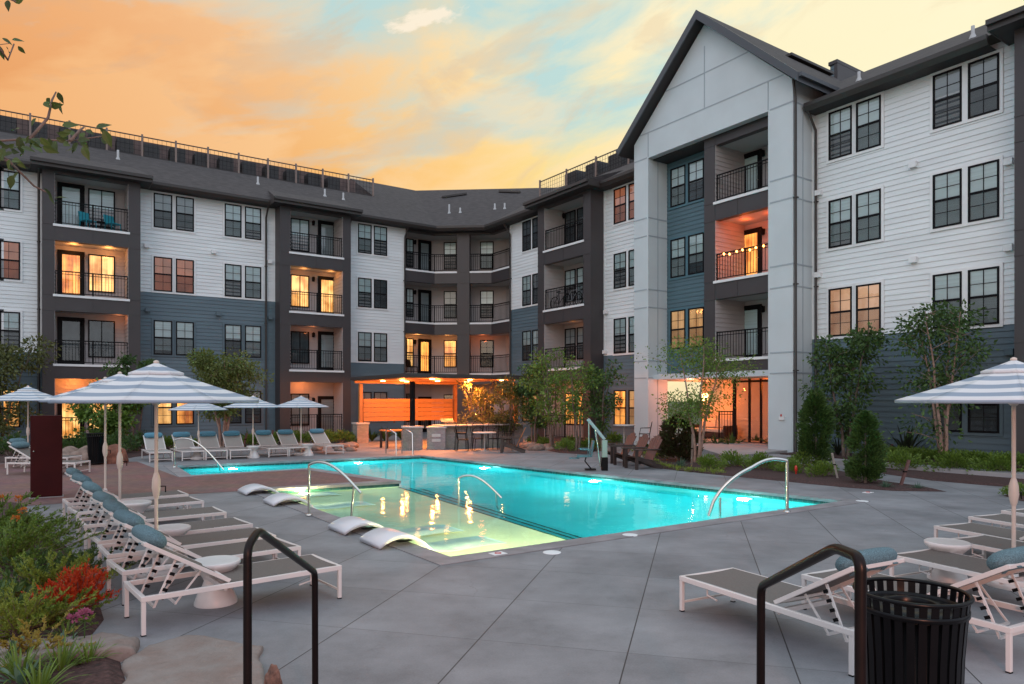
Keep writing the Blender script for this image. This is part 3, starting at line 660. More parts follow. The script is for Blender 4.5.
# ---- left wing
VF = VL - .9
def xs(px, a, b): return seg_t(px, a, b)
wall((-22, VL), (.62, VL), 4.12)
wall((4.447, VL), (10.905, VL), 7.2)
wall((14.765, VL), (18.5, VL), 4.12)
a, b = (.62, VF), (4.447, VF)
bk = 1.42; ab, bb = (a[0], a[1] + bk), (b[0], b[1] + bk)
dx_ = xs(56.4, ab, bb) + .07; wx = xs(87.5, ab, bb); ww = xs(114.3, ab, bb) - wx; lx = xs(82, ab, bb)
bay(a, b, 1.07 - .62, .50, bk, .9, {
    3: [('door', dx_, b_cool), ('win', wx, ww, b_cool), ('lamp', lx)],
    2: [('door', dx_, lit_o), ('win', wx, ww, lit_y), ('lamp', lx), ('glow', 1.2, 16), ('glow', 2.6, 18)],
    1: [('door', dx_, b_dark), ('win', wx, ww, b_dark), ('lamp', lx), ('glow', 3.0, 5, (1, .3, .1))],
    0: [('door', dx_, lit_y), ('win', wx, ww, lit_y), ('lamp', lx), ('glow', 1.2, 42, (1, .28, .06)), ('glow', 2.8, 42, (1, .28, .06))]})
a, b = (10.905, VF), (14.765, VF)
ab, bb = (a[0], a[1] + bk), (b[0], b[1] + bk)
wx = xs(289.9, ab, bb); ww = xs(308.5, ab, bb) - wx; dx_ = xs(317.5, ab, bb) + .05; lx = xs(312.5, ab, bb)
wx = max(wx, .56)
bay(a, b, .53, .45, bk, .9, {
    3: [('win', wx, ww, b_cool), ('door', dx_, b_mid), ('lamp', lx)],
    2: [('win', wx, ww, lit_y), ('door', dx_, lit_y), ('lamp', lx), ('glow', 1.5, 8), ('glow', 3.0, 8)],
    1: [('win', wx, ww, b_dark), ('door', dx_, b_mid), ('lamp', lx), ('glow', 2.0, 5, (1, .3, .1))],
    0: [('win', wx, ww, b_mid), ('door', dx_, b_mid), ('lamp', lx), ('glow', 1.5, 26, (1, .28, .08))]})
LW0, LW1 = (-22, VL), (40, VL)
def lwin(px, f, blind, trim=None, w=.82):
    x = xs(px, LW0, LW1); tr = trim or (whitetrim if (SILL[f] > 4.15 and (x - 22 < .6 or x - 22 > 14) or SILL[f] > 7.2) else bluetrim)
    window(LW0, 0.0, x, SILL[f], w, WH, blind, tr)
for f, bl in ((3, b_mid), (2, b_brick_refl), (1, b_cool), (0, b_mid)):
    pass
PAIRS = [((153, 175.2), {3: (b_mid, b_mid), 2: (b_brick_refl, b_brick_refl), 1: (b_cool, b_cool), 0: (lit_y, lit_o)}),
         ((224, 244.2), {3: (b_cool, b_cool), 2: (b_cool, b_cool), 1: (b_cool, b_cool), 0: (b_dark, b_mid)}),
         ((357.3, 373.2), {3: (b_cool, b_cool), 2: (b_cool, b_dark), 1: (b_cool, b_cool), 0: (b_mid, b_mid)}),
         ((-23, -3.5), {3: (b_cool, b_cool), 2: (b_brick_refl, b_brick_refl), 1: (b_cool, b_cool), 0: (lit_o, lit_y)})]
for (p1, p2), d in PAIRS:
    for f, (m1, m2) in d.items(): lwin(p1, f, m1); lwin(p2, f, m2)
# ---- corner balconies
P1, P2, P3, P4 = (18.5, VL), (20.45, VL), (UR, 35.84), (UR, 33.82)
def off_line(a, b, d):
    s = (V2(b) - V2(a)).normalized(); n = Vector((-s.y, s.x)); return tuple(V2(a) + n * d), tuple(V2(b) + n * d)
def isect(a, b, c, d):
    a, b, c, d = map(V2, (a, b, c, d)); r = b - a; s = d - c; t = ((c - a).x * s.y - (c - a).y * s.x) / (r.x * s.y - r.y * s.x); return tuple(a + r * t)
def poly_off(pl, d):
    sg = [off_line(pl[i], pl[i + 1], d) for i in range(len(pl) - 1)]
    return [sg[0][0]] + [isect(*sg[i], *sg[i + 1]) for i in range(len(sg) - 1)] + [sg[-1][1]]
PL = [P1, P2, P3, P4]; Bk = poly_off(PL, 1.6); Sp = poly_off(PL, .28)
for f in range(4):
    m = BMB(); 
    zt = FL[f + 1] - .1 if f < 3 else EAVE
    for i in range(3):
        p, q, p2, q2 = PL[i], PL[i + 1], Sp[i], Sp[i + 1]
        m.add([(*p, SOF[f]), (*q, SOF[f]), (*q, zt), (*p, zt), (*p2, SOF[f]), (*q2, SOF[f]), (*q2, zt), (*p2, zt)], [(0, 1, 2, 3), (5, 4, 7, 6), (0, 4, 5, 1)])
    m.build('spandrel', taupe, bldg)
    m = BMB(); m.poly([(*p, SOF[f] + .05) for p in PL] + [(*p, SOF[f] + .05) for p in Bk[::-1]]); m.build('balcony_ceiling', ceil_pale, bldg)
    if f:
        m = BMB(); o_ = poly_off(PL, -.03)
        m.mi = 1; m.poly([(*p, FL[f] - .002) for p in PL] + [(*p, FL[f] - .002) for p in Bk[::-1]]); m.mi = 0
        for i in range(3):
            p, q = o_[i], o_[i + 1]; r_, s_ = PL[i], PL[i + 1]
            m.add([(*p, FL[f] - .1), (*q, FL[f] - .1), (*q, FL[f]), (*p, FL[f]), (*r_, FL[f]), (*s_, FL[f]), (*r_, FL[f] - .1), (*s_, FL[f] - .1)], [(0, 1, 2, 3), (3, 2, 5, 4), (0, 6, 7, 1)])
        m.build('balcony_slab', [whitetrim, concrete_plain], bldg)
    rr_ = poly_off(PL, .09)
    railing((0, 0), 0, [tuple(p) for p in rr_], FL[f] + (.06 if f == 0 else 0), name='balcony_railing' if f else 'patio_railing')
m = BMB()
angc, Lc = seg(P2, P3); mc = BMB(P2, angc)
t0 = xs(457, P2, P3); t1 = xs(469.3, P2, P3); mc.box(t0, t1, -.06, .6, 0, EAVE)
for f in range(1, 4): mc.box(t0 - .01, t1 + .01, -.075, -.05, FL[f] - .05, FL[f]); mc.box(t0 - .01, t1 + .01, -.075, -.05, SOF[f] - .02, SOF[f] + .02)
mc.build('corner_column', taupe, bldg)
for i in range(3):
    aa, bb = Bk[i], Bk[i + 1]; ang, L = seg(aa, bb); m = BMB(aa, ang); siding_on(m, 0, L, 0, 0, EAVE)
    if i == 0:
        T0 = m.T; m.T = T0 @ Matrix.Translation((0.0, -1.58, 0)) @ Matrix.Rotation(R_(90), 4, 'Z'); siding_on(m, 0, 1.58, 0, 0, EAVE)
    if i == 2:
        T0 = m.T; m.T = T0 @ Matrix.Translation((L, 0, 0)) @ Matrix.Rotation(R_(-90), 4, 'Z'); siding_on(m, 0, 1.58, 0, 0, EAVE)
    m.build('alcove_wall', alcove_sid, bldg)
b0, b1 = (Bk[0], Bk[1]), (Bk[1], Bk[2]); ang0, L0 = seg(*b0); ang1, L1 = seg(*b1)
for f, (ma, md, mw, mx_) in {3: (b_cool, b_mid, b_cool, b_cool), 2: (b_cool, b_mid, b_mid, b_cool), 1: (lit_y, lit_o, lit_o, b_dark), 0: (b_dark, b_dark, b_dark, b_dark)}.items():
    window(b0[0], ang0, max(.02, xs(405.6, *b0)), SILL[f] - .15, .5, 1.75, ma, None)
    door(b0[0], ang0, xs(418.5, *b0), FL[f], md, w=.80)
    sconce(b0[0], ang0, xs(414, *b0), FL[f] + 2.0)
    x = xs(443.7, *b1); window(b1[0], ang1, x, SILL[f] - .15, xs(456.5, *b1) - x, 1.7, mw, None)
    x = xs(480, *b1); window(b1[0], ang1, x, SILL[f] - .15, xs(493.5, *b1) - x, 1.7, mx_, None)
glow(b0[0], ang0, 1.2, -.8, SOF[1] - .1, 16); glow(b1[0], ang1, 1.2, -.9, SOF[1] - .1, 12); glow(b1[0], ang1, 3.4, -.9, SOF[1] - .1, 12, (1, .2, .05))

# ---- right wing
GV1, GV2, GU = 22.51, 14.73, 21.98            # gable front
wall((UR, 33.82), (UR, 30.0), 7.2)
wall((UR, 25.76), (UR, GV1), 4.14)
wall((UR, GV2), (UR, 7.6), 4.16)
wall((UR, 3.6), (UR, -10), 4.16)
RW0, RW1 = (UR, 40), (UR, -10)
def rwin(px, f, blind, w=.84, right=None, blue=False):
    x = xs(px, RW0, RW1) if right is None else xs(right, RW0, RW1) - w
    window(RW0, R_(-90), x, SILL[f], w, WH, blind, bluetrim if (f == 0 or blue) else whitetrim)
for f, bl in {3: (b_dark, b_dark), 2: (b_cool, b_dark), 1: (b_cool, b_cool), 0: (lit_dim, lit_dim)}.items():
    rwin(523, f, bl[0], .82, blue=f == 1); rwin(0, f, bl[1], .82, right=540.0, blue=f == 1) if False else None
    xx = xs(523, RW0, RW1) + .95; window(RW0, R_(-90), xx, SILL[f], .82, WH, bl[1], bluetrim if f <= 1 else whitetrim)
for f, bl in {3: (b_brick_refl, b_brick_refl), 2: (b_cool, b_cool), 1: (b_cool, b_cool), 0: (lit_o, lit_dim)}.items():
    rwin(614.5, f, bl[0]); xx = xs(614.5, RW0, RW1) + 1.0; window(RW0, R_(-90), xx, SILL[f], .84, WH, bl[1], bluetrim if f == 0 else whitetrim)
for f, bl in {3: (b_cool, b_cool), 2: (b_cool, b_cool), 1: (b_peach_refl, b_peach_refl)}.items():
    rwin(829.6, f, bl[0]); x2 = xs(857, RW0, RW1); window(RW0, R_(-90), x2, SILL[f], .84, WH, bl[1], whitetrim)
for f, bl in {3: (b_mid, b_mid), 2: (b_cool, b_cool), 1: (b_cool, b_cool), 0: (b_mid, b_mid)}.items():
    if f == 0: window(RW0, R_(-90), xs(933.8, RW0, RW1), SILL[f] + .24, .82, WH, bl[0], bluetrim)
    else: rwin(933.8, f, bl[0], .82)
    x2 = xs(969, RW0, RW1); window(RW0, R_(-90), x2, SILL[f] + (.24 if f == 0 else 0), .82, WH, bl[1], bluetrim if f == 0 else whitetrim)
# balcony tower between the corner and the gable
BU = 22.29; a, b = (BU, 30.0), (BU, 25.76); ab, bb = (a[0] + 1.36, a[1]), (b[0] + 1.36, b[1])
wx = xs(565.5, ab, bb); ww = max(.8, xs(576, ab, bb) - wx); w2 = wx + ww + .12
def rb(m1, m2): return [('sash', wx, ww, m1), ('sash', w2, .95, m2)]
bay(a, b, .53, .55, 1.36, UR - BU, {3: rb(b_dark, b_dark) + [('lamp', .35 + .3)], 2: rb(b_cool, b_cool), 1: rb(b_mid, b_mid) + [('glow', 2.0, 1.5)], 0: rb(lit_o, lit_o) + [('glow', 1.5, 6)]})
# balcony tower at the right edge of the view
BV = V_(1014.5, BU); bay((BU, BV), (BU, 3.4), 1.1, .6, 1.36, UR - BU, {3: [('door', 1.6, b_dark)], 2: [('door', 1.6, b_dark)], 1: [('door', 1.6, b_dark)], 0: [('door', 1.6, b_dark)]})

# ---- gable
GI1, GI2 = 21.667, 15.73; GTOP = 12.37; AP = (18.62, 17.05); EH = 13.15
m = BMB()
m.box(GU, UR + .02, GI1, GV1, 0, GTOP); m.box(GU, UR + .02, GV2, GI2, 0, GTOP)
m.build('gable_pillar', gpanel, bldg)
m = BMB()                                             # gable panel with its pointed top
pts = [(GV1, GTOP), (GV1, EH), (AP[0], AP[1] - .28), (GV2, EH), (GV2, GTOP)]
n = len(pts)
m.add([(GU, v, z) for v, z in pts] + [(GU + .30, v, z) for v, z in pts], [tuple(range(n)), tuple(range(n, 2 * n))[::-1]] + [(i, n + i, n + (i + 1) % n, (i + 1) % n) for i in range(n)])
m.box(GU + .3, UR + 3, GV1 - .02, GV1, GTOP, EH); m.box(GU + .3, UR + 3, GV2, GV2 + .02, GTOP, EH)
m.build('gable_wall', gpanel, bldg)
m = BMB()                                             # panel joints
jm = mat('panel_joint', (.33, .38, .42), .5)
for v0, v1 in ((GI1, GV1), (GV2, GI2)):
    for z in (2.95, 3.68, 5.98, 6.75, 9.05, 9.82, GTOP + .02):
        m.box(GU - .012, GU, v0 + (.08 if v0 > 20 else .0), v1 - (.08 if v0 < 20 else 0), z - .025, z + .025); m.box(GU, UR, v0 - .012, v0, z - .025, z + .025)
    m.box(GU + .55, GU + .60, v0 - .012, v0, 0, GTOP)
def halfw(z): return (AP[1] - .28 - z) * (GV1 - AP[0]) / (AP[1] - .28 - EH)
for z in (13.45, 14.85):
    hw = min(halfw(z), 3.88); m.box(GU - .012, GU, AP[0] - hw + .04, AP[0] + hw - .04, z - .022, z + .022)
m.box(GU - .012, GU, AP[0] - .02, AP[0] + .02, 13.47, 15.9)
for v in (GI2, GI1): m.box(GU - .012, GU, v - .02, v + .02, GTOP + .05, 13.43)
m.build('panel_joints', jm, bldg)
m = BMB(); m.box(GU + .30, UR + .02, GI2, GI1, GTOP - .06, GTOP - .01); m.build('gable_soffit', ceil_dark, bldg)
# teal wall
cu = 22.3; cv1 = V_(704, cu); cv0 = V_(714.6, cu)
m = BMB((UR, GI1), R_(-90)); siding_on(m, 0, GI1 - cv1, 0, 3.0, GTOP); m.build('wall', teal_sid, bldg)
for f in (1, 2, 3):
    bls = {3: b_cool, 2: b_cool, 1: lit_dim}[f]
    x = xs(671.3, RW0, RW1); window(RW0, R_(-90), x, SILL[f], .84, WH, bls, tealtrim)
    x = xs(689, RW0, RW1); window(RW0, R_(-90), x, SILL[f], .84, WH, bls, tealtrim)
# gable balconies
a, b = (cu, cv1), (cu, GI2 + .002); gb = 24.15 - cu
ab, bb = (24.15, cv1), (24.15, GI2)
dx_ = xs(741, ab, bb); lx = xs(764, ab, bb)
bay(a, b, cv1 - cv0, 0, gb, UR - cu, {3: [('door', dx_, b_cool), ('lamp', lx)],
     2: [('door', dx_, lit_o), ('lamp', lx), ('glow', 1.2, 12, (1, .12, .02)), ('glow', 2.4, 12, (1, .12, .02))],
     1: [('door', dx_, b_cool), ('lamp', lx)]}, top=GTOP - .06, fence=False)
# covered entrance
PU = 26.6
m = BMB((PU, GI1 + 1.0), R_(-90)); siding_on(m, 0, 6.95, 0, 0, 3.0)
T0 = m.T
m.T = T0 @ Matrix.Translation((6.94, 0, 0)) @ Matrix.Rotation(R_(-90), 4, 'Z'); siding_on(m, 0, PU - UR, 0, 0, 3.0)
m.build('porch_wall', mat('porch_siding', (.55, .48, .42), .6), bldg)
m = BMB(); m.box(UR, PU, GI2, GI1 + 1.0, 2.86, 2.93); m.mi = 1; m.box(GU + .3, UR, GI2, GI1, 2.88, 3.1); m.build('porch_ceiling', [mat('porch_ceiling_paint', (.6, .52, .45), .6), gpanel], bldg)
m = BMB(); m.box(UR - .02, PU, GI2, GI1 + 1.0, .0, .27); m.build('porch_floor', concrete_plain, bldg)
# storefront doors of the porch
sfu = 24.2; a, b = (sfu, V_(733, sfu)), (sfu, GI2)
ang, L = seg(a, b); m = BMB(a, ang)
for px, w in ((734.5, .13), (749.5, .07), (761, .07)):
    x = xs(px, a, b); m.box(x - w / 2, x + w / 2, -.04, .04, .17, 2.86)
m.box(0, L, -.03, .03, 2.72, 2.80); m.box(0, L, -.03, .03, .17, .30); m.build('storefront_frame', black, bldg)
m = BMB(a, ang); m.quad((0, 0, .3), (L, 0, .3), (L, 0, 2.72), (0, 0, 2.72)); m.build('storefront_glass', glass, bldg)
fx = V_(719, sfu); m_ = railing((0, 0), 0, [(sfu, fx), (sfu, V_(733, sfu))], .17, h=1.35, name='porch_railing')
lu, lv = 25.9, V_(705, 25.9)
m = BMB(); m.lathe([(.10, 0), (.14, .05), (.14, .30), (.05, .36)], 10, (lu, lv, 1.95)); m.build('porch_lantern', mat('lamp_glow', (1, .8, .5), .5, emit=(1, .62, .25), es=9), bldg)
m = BMB(); m.bar((lu, lv, 2.3), (lu, lv, 2.86), .03, .03); m.build('lantern_stem', black, bldg)
light('porch_lamp', (lu - OFF[0] - .35, lv - OFF[1], 2.05), 150, (1, .20, .03), .14, bldg)
glow((0, 0), 0, 24.8, 17.3, 2.6, 75, (1, .17, .02))
glow((0, 0), 0, 23.4, 20.6, 2.6, 60, (1, .34, .2))

# ---- eaves, gutters, downspouts and roofs
PIT = .55; OV = .60; ZE = 12.36
main_pl = [(-24, VL), (20.45, VL), (UR, 35.84), (UR, -12)]
ev = poly_off(main_pl, -OV); top_m = poly_off(main_pl, 4.1); rdg = poly_off(main_pl, 8.1)
ZM = ZE + PIT * (4.1 + OV); ZR = ZE + PIT * (8.1 + OV)
u_end = V_ and None
def left_u(px, v): 
    return -22 + seg_t(px, (-22, v), (60, v))
ue = left_u(374, VL + 4.1)
def on_right(v, off): return (UR + off, v)
vh = 31.2
m = BMB()
# left slope, mansard part then full ridge part
m.poly([(-24, ev[0][1], ZE), (ue, ev[0][1], ZE), (ue, VL + 4.1, ZM), (-24, VL + 4.1, ZM)])
m.poly([(ue, ev[0][1], ZE), (*ev[1], ZE), (*rdg[1], ZR), (ue, VL + 8.1, ZR), (ue, VL + 4.1, ZM)])
m.poly([(*ev[1], ZE), (*ev[2], ZE), (*rdg[2], ZR), (*rdg[1], ZR)])
m.poly([(*ev[2], ZE), (UR - OV, vh, ZE), (UR + 4.1, vh, ZM), (*rdg[2], ZR)])
m.poly([(UR - OV, vh, ZE), (UR - OV, -12, ZE), (UR + 4.1, -12, ZM), (UR + 4.1, vh, ZM)])
# rear faces of the high roof
m.poly([(ue, VL + 8.1, ZR), (*rdg[1], ZR), (*rdg[2], ZR), (UR + 12, 48, ZM), (ue, 52, ZM)])
m.poly([(ue, VL + 4.1, ZM), (ue, VL + 8.1, ZR), (ue, 52, ZM)])
m.poly([(*rdg[2], ZR), (UR + 4.1, vh, ZM), (UR + 12, vh, ZM), (UR + 12, 48, ZM)])
m.poly([(-24, VL + 4.1, ZM), (ue, VL + 4.1, ZM), (ue, 52, ZM), (-24, 52, ZM)])
m.poly([(UR + 4.1, vh, ZM), (UR + 4.1, -12, ZM), (UR + 14, -12, ZM), (UR + 14, vh, ZM)])
m.build('roof', roofm, bldg)
def eave(pl, name='gutter', z=ZE, drop=.26, inn=None):
    m = BMB(); o1 = poly_off(pl, -OV); o2 = poly_off(pl, -OV - .11); i_ = poly_off(pl, .02)
    for i in range(len(pl) - 1):
        a, b, c, d, e, f = o1[i], o1[i + 1], o2[i], o2[i + 1], i_[i], i_[i + 1]
        m.mi = 0
        m.add([(*a, z - drop), (*b, z - drop), (*b, z + .02), (*a, z + .02), (*c, z - .11), (*d, z - .11), (*d, z + .02), (*c, z + .02)], [(4, 5, 6, 7), (7, 6, 2, 3), (4, 0, 1, 5), (0, 4, 7, 3), (1, 2, 6, 5)])
        m.mi = 1; m.add([(*a, z - drop + .01), (*b, z - drop + .01), (*f, z - drop + .01), (*e, z - drop + .01)], [(0, 3, 2, 1)])
        m.mi = 0; m.add([(*a, z - drop), (*b, z - drop), (*b, z), (*a, z)], [(0, 1, 2, 3)])
    return m.build(name, [gutterm, ceil_dark], bldg)
eave([(-24, VL), (.2, VL)]); eave([(4.9, VL), (10.5, VL)]); eave([(15.2, VL), (20.45, VL), (UR, 35.84), (UR, 30.5)])
eave([(UR, 25.3), (UR, GV1 + .1)]); eave([(UR, GV2 - .1), (UR, 8.9)]); eave([(UR, 3.4), (UR, -12)])
def bay_roof(a, b, ang, L, prot, ov=.55, side=.45, z=ZE + .02):
    m = BMB(a, ang); m.mi = 0; run = 3.0; p2 = .38; x0, x1 = -side, L + side; dr = .27
    zt = z + p2 * run
    # roof plane meets the main slope about half a metre behind the wall
    m.poly([(x0, -ov, z), (x1, -ov, z), (x1 - .5, run - ov, zt), (x0 + .5, run - ov, zt)])
    m.poly([(x0, -ov, z), (x0 + .5, run - ov, zt), (x0 + .5, run - ov, z), ]); m.poly([(x1, -ov, z), (x1 - .5, run - ov, z), (x1 - .5, run - ov, zt)])
    m.mi = 1; m.box(x0, x1, -ov - .11, -ov, z - .13, z + .01); m.box(x0, x1, -ov, -ov + .03, z - dr, z - .131)
    m.box(x0, x0 + .03, -ov + .03, prot + .6, z - dr, z + .0); m.box(x1 - .03, x1, -ov + .03, prot + .6, z - dr, z + .0)
    m.mi = 2; m.box(x0 + .03, x1 - .03, -ov + .03, prot + .3, z - dr + .01, z - dr + .04)
    return m.build('tower_roof', [roofm, gutterm, ceil_dark], bldg)
for (a, b) in (((.62, VF), (4.447, VF)), ((10.905, VF), (14.765, VF)), ((BU, 30.0), (BU, 25.76)), ((BU, BV), (BU, 3.4))):
    ang, L = seg(a, b); bay_roof(a, b, ang, L, .9)
def downspout(u, v, side, z1=12.1, r=.05):
    m = BMB(); du, dv = side
    m.tube([(u + du * .62, v + dv * .62, z1 + .15), (u + du * .50, v + dv * .50, z1 - .05), (u + du * .10, v + dv * .10, z1 - .55), (u + du * .09, v + dv * .09, .15), (u + du * .25, v + dv * .25, .05)], r, 6)
    for z in (3, 6, 9): m.box(u - .07 + du * .04, u + .07 + du * .04, v - .07 + dv * .04, v + .07 + dv * .04, z, z + .04)
    m.build('downspout', gutterm, bldg)
downspout(.50, VL - .2, (0, -1)); downspout(10.42, VL, (0, -1)); downspout(14.95, VL, (0, -1)); downspout(18.42, VL, (0, -1))
downspout(UR, 33.7, (-1, 0)); downspout(UR, 30.15, (-1, 0)); downspout(UR, 14.55, (-1, 0)); downspout(GU + .02, 14.62, (-.3, -.0), z1=13.0)
# gable roof
m = BMB(); g0 = GU - .48; g1 = 33.0; EW = 4.42; zt = AP[1] + .12; ze_ = zt - (AP[1] - .28 - EH) / (GV1 - AP[0]) * EW; th = .30
for sgn in (1, -1):
    v1 = AP[0] + sgn * EW
    m.mi = 0; m.add([(g0, AP[0], zt), (g1, AP[0], zt), (g1, v1, ze_), (g0, v1, ze_)], [(0, 1, 2, 3)])
    m.mi = 1
    m.add([(g0 - .012, AP[0], zt + .015), (g0 - .012, v1, ze_ + .015), (g0 - .012, v1, ze_ - th), (g0 - .012, AP[0], zt - th - .05), (g0 + .05, AP[0], zt + .015), (g0 + .05, v1, ze_ + .015), (g0 + .05, v1, ze_ - th), (g0 + .05, AP[0], zt - th - .05)],
          [(0, 1, 2, 3), (4, 7, 6, 5), (0, 4, 5, 1), (3, 2, 6, 7)])
    m.add([(g0, v1, ze_), (g1, v1, ze_), (g1, v1, ze_ - th), (g0, v1, ze_ - th)], [(0, 1, 2, 3)])
    m.box(g0, g1 - 6, v1 - (0 if sgn < 0 else -.0), v1 + sgn * .12, ze_ - .13, ze_ + .0)
    m.mi = 2; m.add([(g0 + .05, AP[0], zt - th), (g1, AP[0], zt - th), (g1, v1, ze_ - th), (g0 + .05, v1, ze_ - th)], [(0, 3, 2, 1)])
m.build('gable_roof', [roofm, mat('rake_trim', (.055, .06, .07), .4), ceil_dark], bldg)
m = BMB(); m.bar((25.2, AP[0] - 1.5, zt - 1.5 * .955 + .10), (28.2, AP[0] - 1.5, zt - 1.5 * .955 + .10), .35, .10); m.build('roof_vent', gutterm, bldg)
# stair tower head behind the gable
m = BMB(); m.T = m.T @ Matrix.Translation((29.0, 17.6, 0)) @ Matrix.Rotation(R_(-90), 4, 'Z'); LT = 17.6 - V_(837, 29.0); siding_on(m, 0, LT, 0, 13.5, 16.6); m.mi = 1
m.box(LT - .1, LT + .05, -.05, 4, 13.5, 16.65); m.box(-.05, LT + .06, -.08, 4, 16.6, 16.75); m.build('parapet', [blue_sid, taupe], bldg)
# ridge vents and pipes
def rpt(px, py, pl):                                   # point where a pixel ray meets a roof plane p0,n (building coords)
    d = Vector(((px - CX) / F_, 1.0, (HY - py) / F_)); r = Vector((d.x * E1.x + d.y * E1.y, d.x * E2.x + d.y * E2.y, d.z))
    o = Vector((0, 0, H)); p0, n = pl; t = (p0 - o).dot(n) / r.dot(n); return o + r * t
plL = (Vector((0, VL - OV, ZE)), Vector((0, -PIT, 1)))
cd = (V2(P3) - V2(P2)).normalized(); cn = Vector((-cd.y, cd.x)); plC = (Vector((*ev[1], ZE)), Vector((-cn.x * PIT, -cn.y * PIT, 1)))
plR = (Vector((UR - OV, 0, ZE)), Vector((-PIT, 0, 1)))
for px, py, pl, h in ((117.5, 159, plL, .45), (257.5, 184, plL, .4), (324.5, 196, plL, .4), (343, 199.5, plL, .4), (449, 213, plC, .55), (460, 212.5, plC, .3), (494.6, 209, plC, .35), (504.5, 208.5, plC, .35), (859, 80, plR, .3), (973, 37, plR, .35)):
    p = rpt(px, py, pl); m = BMB(); m.lathe([(.055, -.05), (.055, h), (.03, h + .01)], 8, tuple(p)); m.lathe([(.12, -.05), (.06, .10)], 8, tuple(p)); m.build('vent_pipe', mat('pale_vent_metal', (.42, .42, .43), .6), bldg)
for (pa, pb, pl) in (((442, 198), (466, 194.6), plC), ((499, 192.2), (520, 193), plC)):
    p, q = rpt(*pa, pl), rpt(*pb, pl); m = BMB(); m.bar(p + Vector((0, 0, .06)), q + Vector((0, 0, .06)), .3, .12); m.build('ridge_vent', gutterm, bldg)
# small exterior hoods and a bell box
for (px, py, a_, b_) in ((213, 252, LW0, LW1), (217.5, 314, LW0, LW1), (146, 246, LW0, LW1), (147, 310, LW0, LW1), (269, 262, LW0, LW1), (269.5, 318, LW0, LW1)):
    x = xs(px, a_, b_); d = Vector(((px - CX) / F_, 1.0)); r = (d.x * E1.x + d.y * E1.y, d.x * E2.x + d.y * E2.y); t = VL / r[1]; z = H + (HY - py) / F_ * t
    m = BMB(a_, 0); m.box(x - .11, x + .11, -.16, -.02, z - .09, z + .09); m.build('dryer_hood', whitetrim if z > 7.3 else bluetrim, bldg)
for (px, py) in ((914.5, 165), (914.5, 260), (820, 193), (819, 275), (1010, 162), (1010, 248), (1011, 352), (606, 352), (607, 312)):
    x = xs(px, RW0, RW1); d = Vector(((px - CX) / F_, 1.0)); r = (d.x * E1.x + d.y * E1.y, d.x * E2.x + d.y * E2.y); t = UR / r[0]; z = H + (HY - py) / F_ * t
    m = BMB(RW0, R_(-90)); m.box(x - .11, x + .11, -.16, -.02, z - .09, z + .09); m.build('dryer_hood', whitetrim if z > 4.2 else bluetrim, bldg)
m = BMB(); m.box(GU - .06, GU, 15.05, 15.25, 1.30, 1.42); m.mi = 1; m.box(GU - .08, GU - .06, 15.12, 15.18, 1.42, 1.5); m.build('alarm_box', [whitetrim, mat('red_paint', (.5, .03, .02), .4)], bldg)

# ---- rooftop: fences and air conditioners
def rooftop_fence(a, b, z, label, n, h=1.1):
    ang, L = seg(a, b); w = b2w(*a); r = thing('rooftop_fence', label, 'fence', (*w, z), ANG + ang)
    m = MB(); m.bar((0, 0, h), (L, 0, h), .05, .05); m.bar((0, 0, .1), (L, 0, .1), .03, .03); m.build('rail', gutterm, r)
    for k in range(n + 1): m = MB(); m.bar((L * k / n, 0, -.1), (L * k / n, 0, h + .12), .09, .09); m.build('post', mat('fence_post', (.22, .16, .14), .6), r)
    m = MB(); q = int(L / .22)
    for k in range(q): m.bar((L * k / q, 0, .1), (L * k / q, 0, h), .012, .012)
    for zz in (.35, .6, .85): m.bar((0, 0, zz), (L, 0, zz), .01, .01)
    m.build('mesh', black, r)
fl0 = left_u(-12, VL + 4.2)
rooftop_fence((fl0, VL + 4.3), (ue, VL + 4.3), ZM, 'long rail fence along the left wing roof in front of the air conditioners', 12)
fr1 = V_(539.8, UR + 4.2); rooftop_fence((UR + 4.2, fr1), (UR + 4.2, 23.0), ZM, 'short rail fence on the right wing roof beside the gable', 5)
def make_ac(label):
    r = thing('air_conditioner', label, 'air conditioner', (0, 0, 0), 0, 'air conditioners on the roof')
    m = MB(); m.box(-.40, .40, -.40, .40, .08, .82); m.box(-.36, .36, -.36, .36, .0, .08); m.build('casing', mat('ac_casing', (.045, .045, .05), .5, metal=.3), r)
    m = MB()
    for k in range(11): z = .14 + k * .06; m.box(-.415, .415, -.415, .415, z, z + .018)
    m.build('louvre', mat('ac_louvre', (.09, .085, .085), .5), r)
    m = MB(); m.lathe([(.33, .82), (.34, .84), (.30, .85), (.05, .86)], 16); m.build('fan_grille', black, r)
    return r
ac = make_ac('dark square air conditioner at the left end of the left roof row')
sp = 1.28; n_ac = int((ue - fl0 - 1.0) / sp)
ac.location = (*b2w(fl0 + .7, VL + 5.0), ZM + .16); ac.rotation_euler = (0, 0, ANG); ac.scale = (.95,) * 3
for k in range(1, n_ac): dup(ac, (*b2w(fl0 + .7 + sp * k, VL + 5.0 + .12 * (k % 2)), ZM + .16), ANG, 'dark square air conditioner, %s from the left in the left roof row' % ORD[k], .95)
m = BMB(); m.box(-24, ue - .5, VL + 6.0, VL + 6.15, ZM, ZM + 1.42); m.build('roof_parapet', mat('parapet_cladding', (.10, .065, .06), .7, var=.3, vscale=2), bldg)
for k, v in enumerate((34.0, 32.0, 30.0, 28.0, 26.0)):
    dup(ac, (*b2w(UR + 5.2, v), ZM), ANG, 'dark square air conditioner, %s from the left in the right roof row' % ORD[k], 1.4)
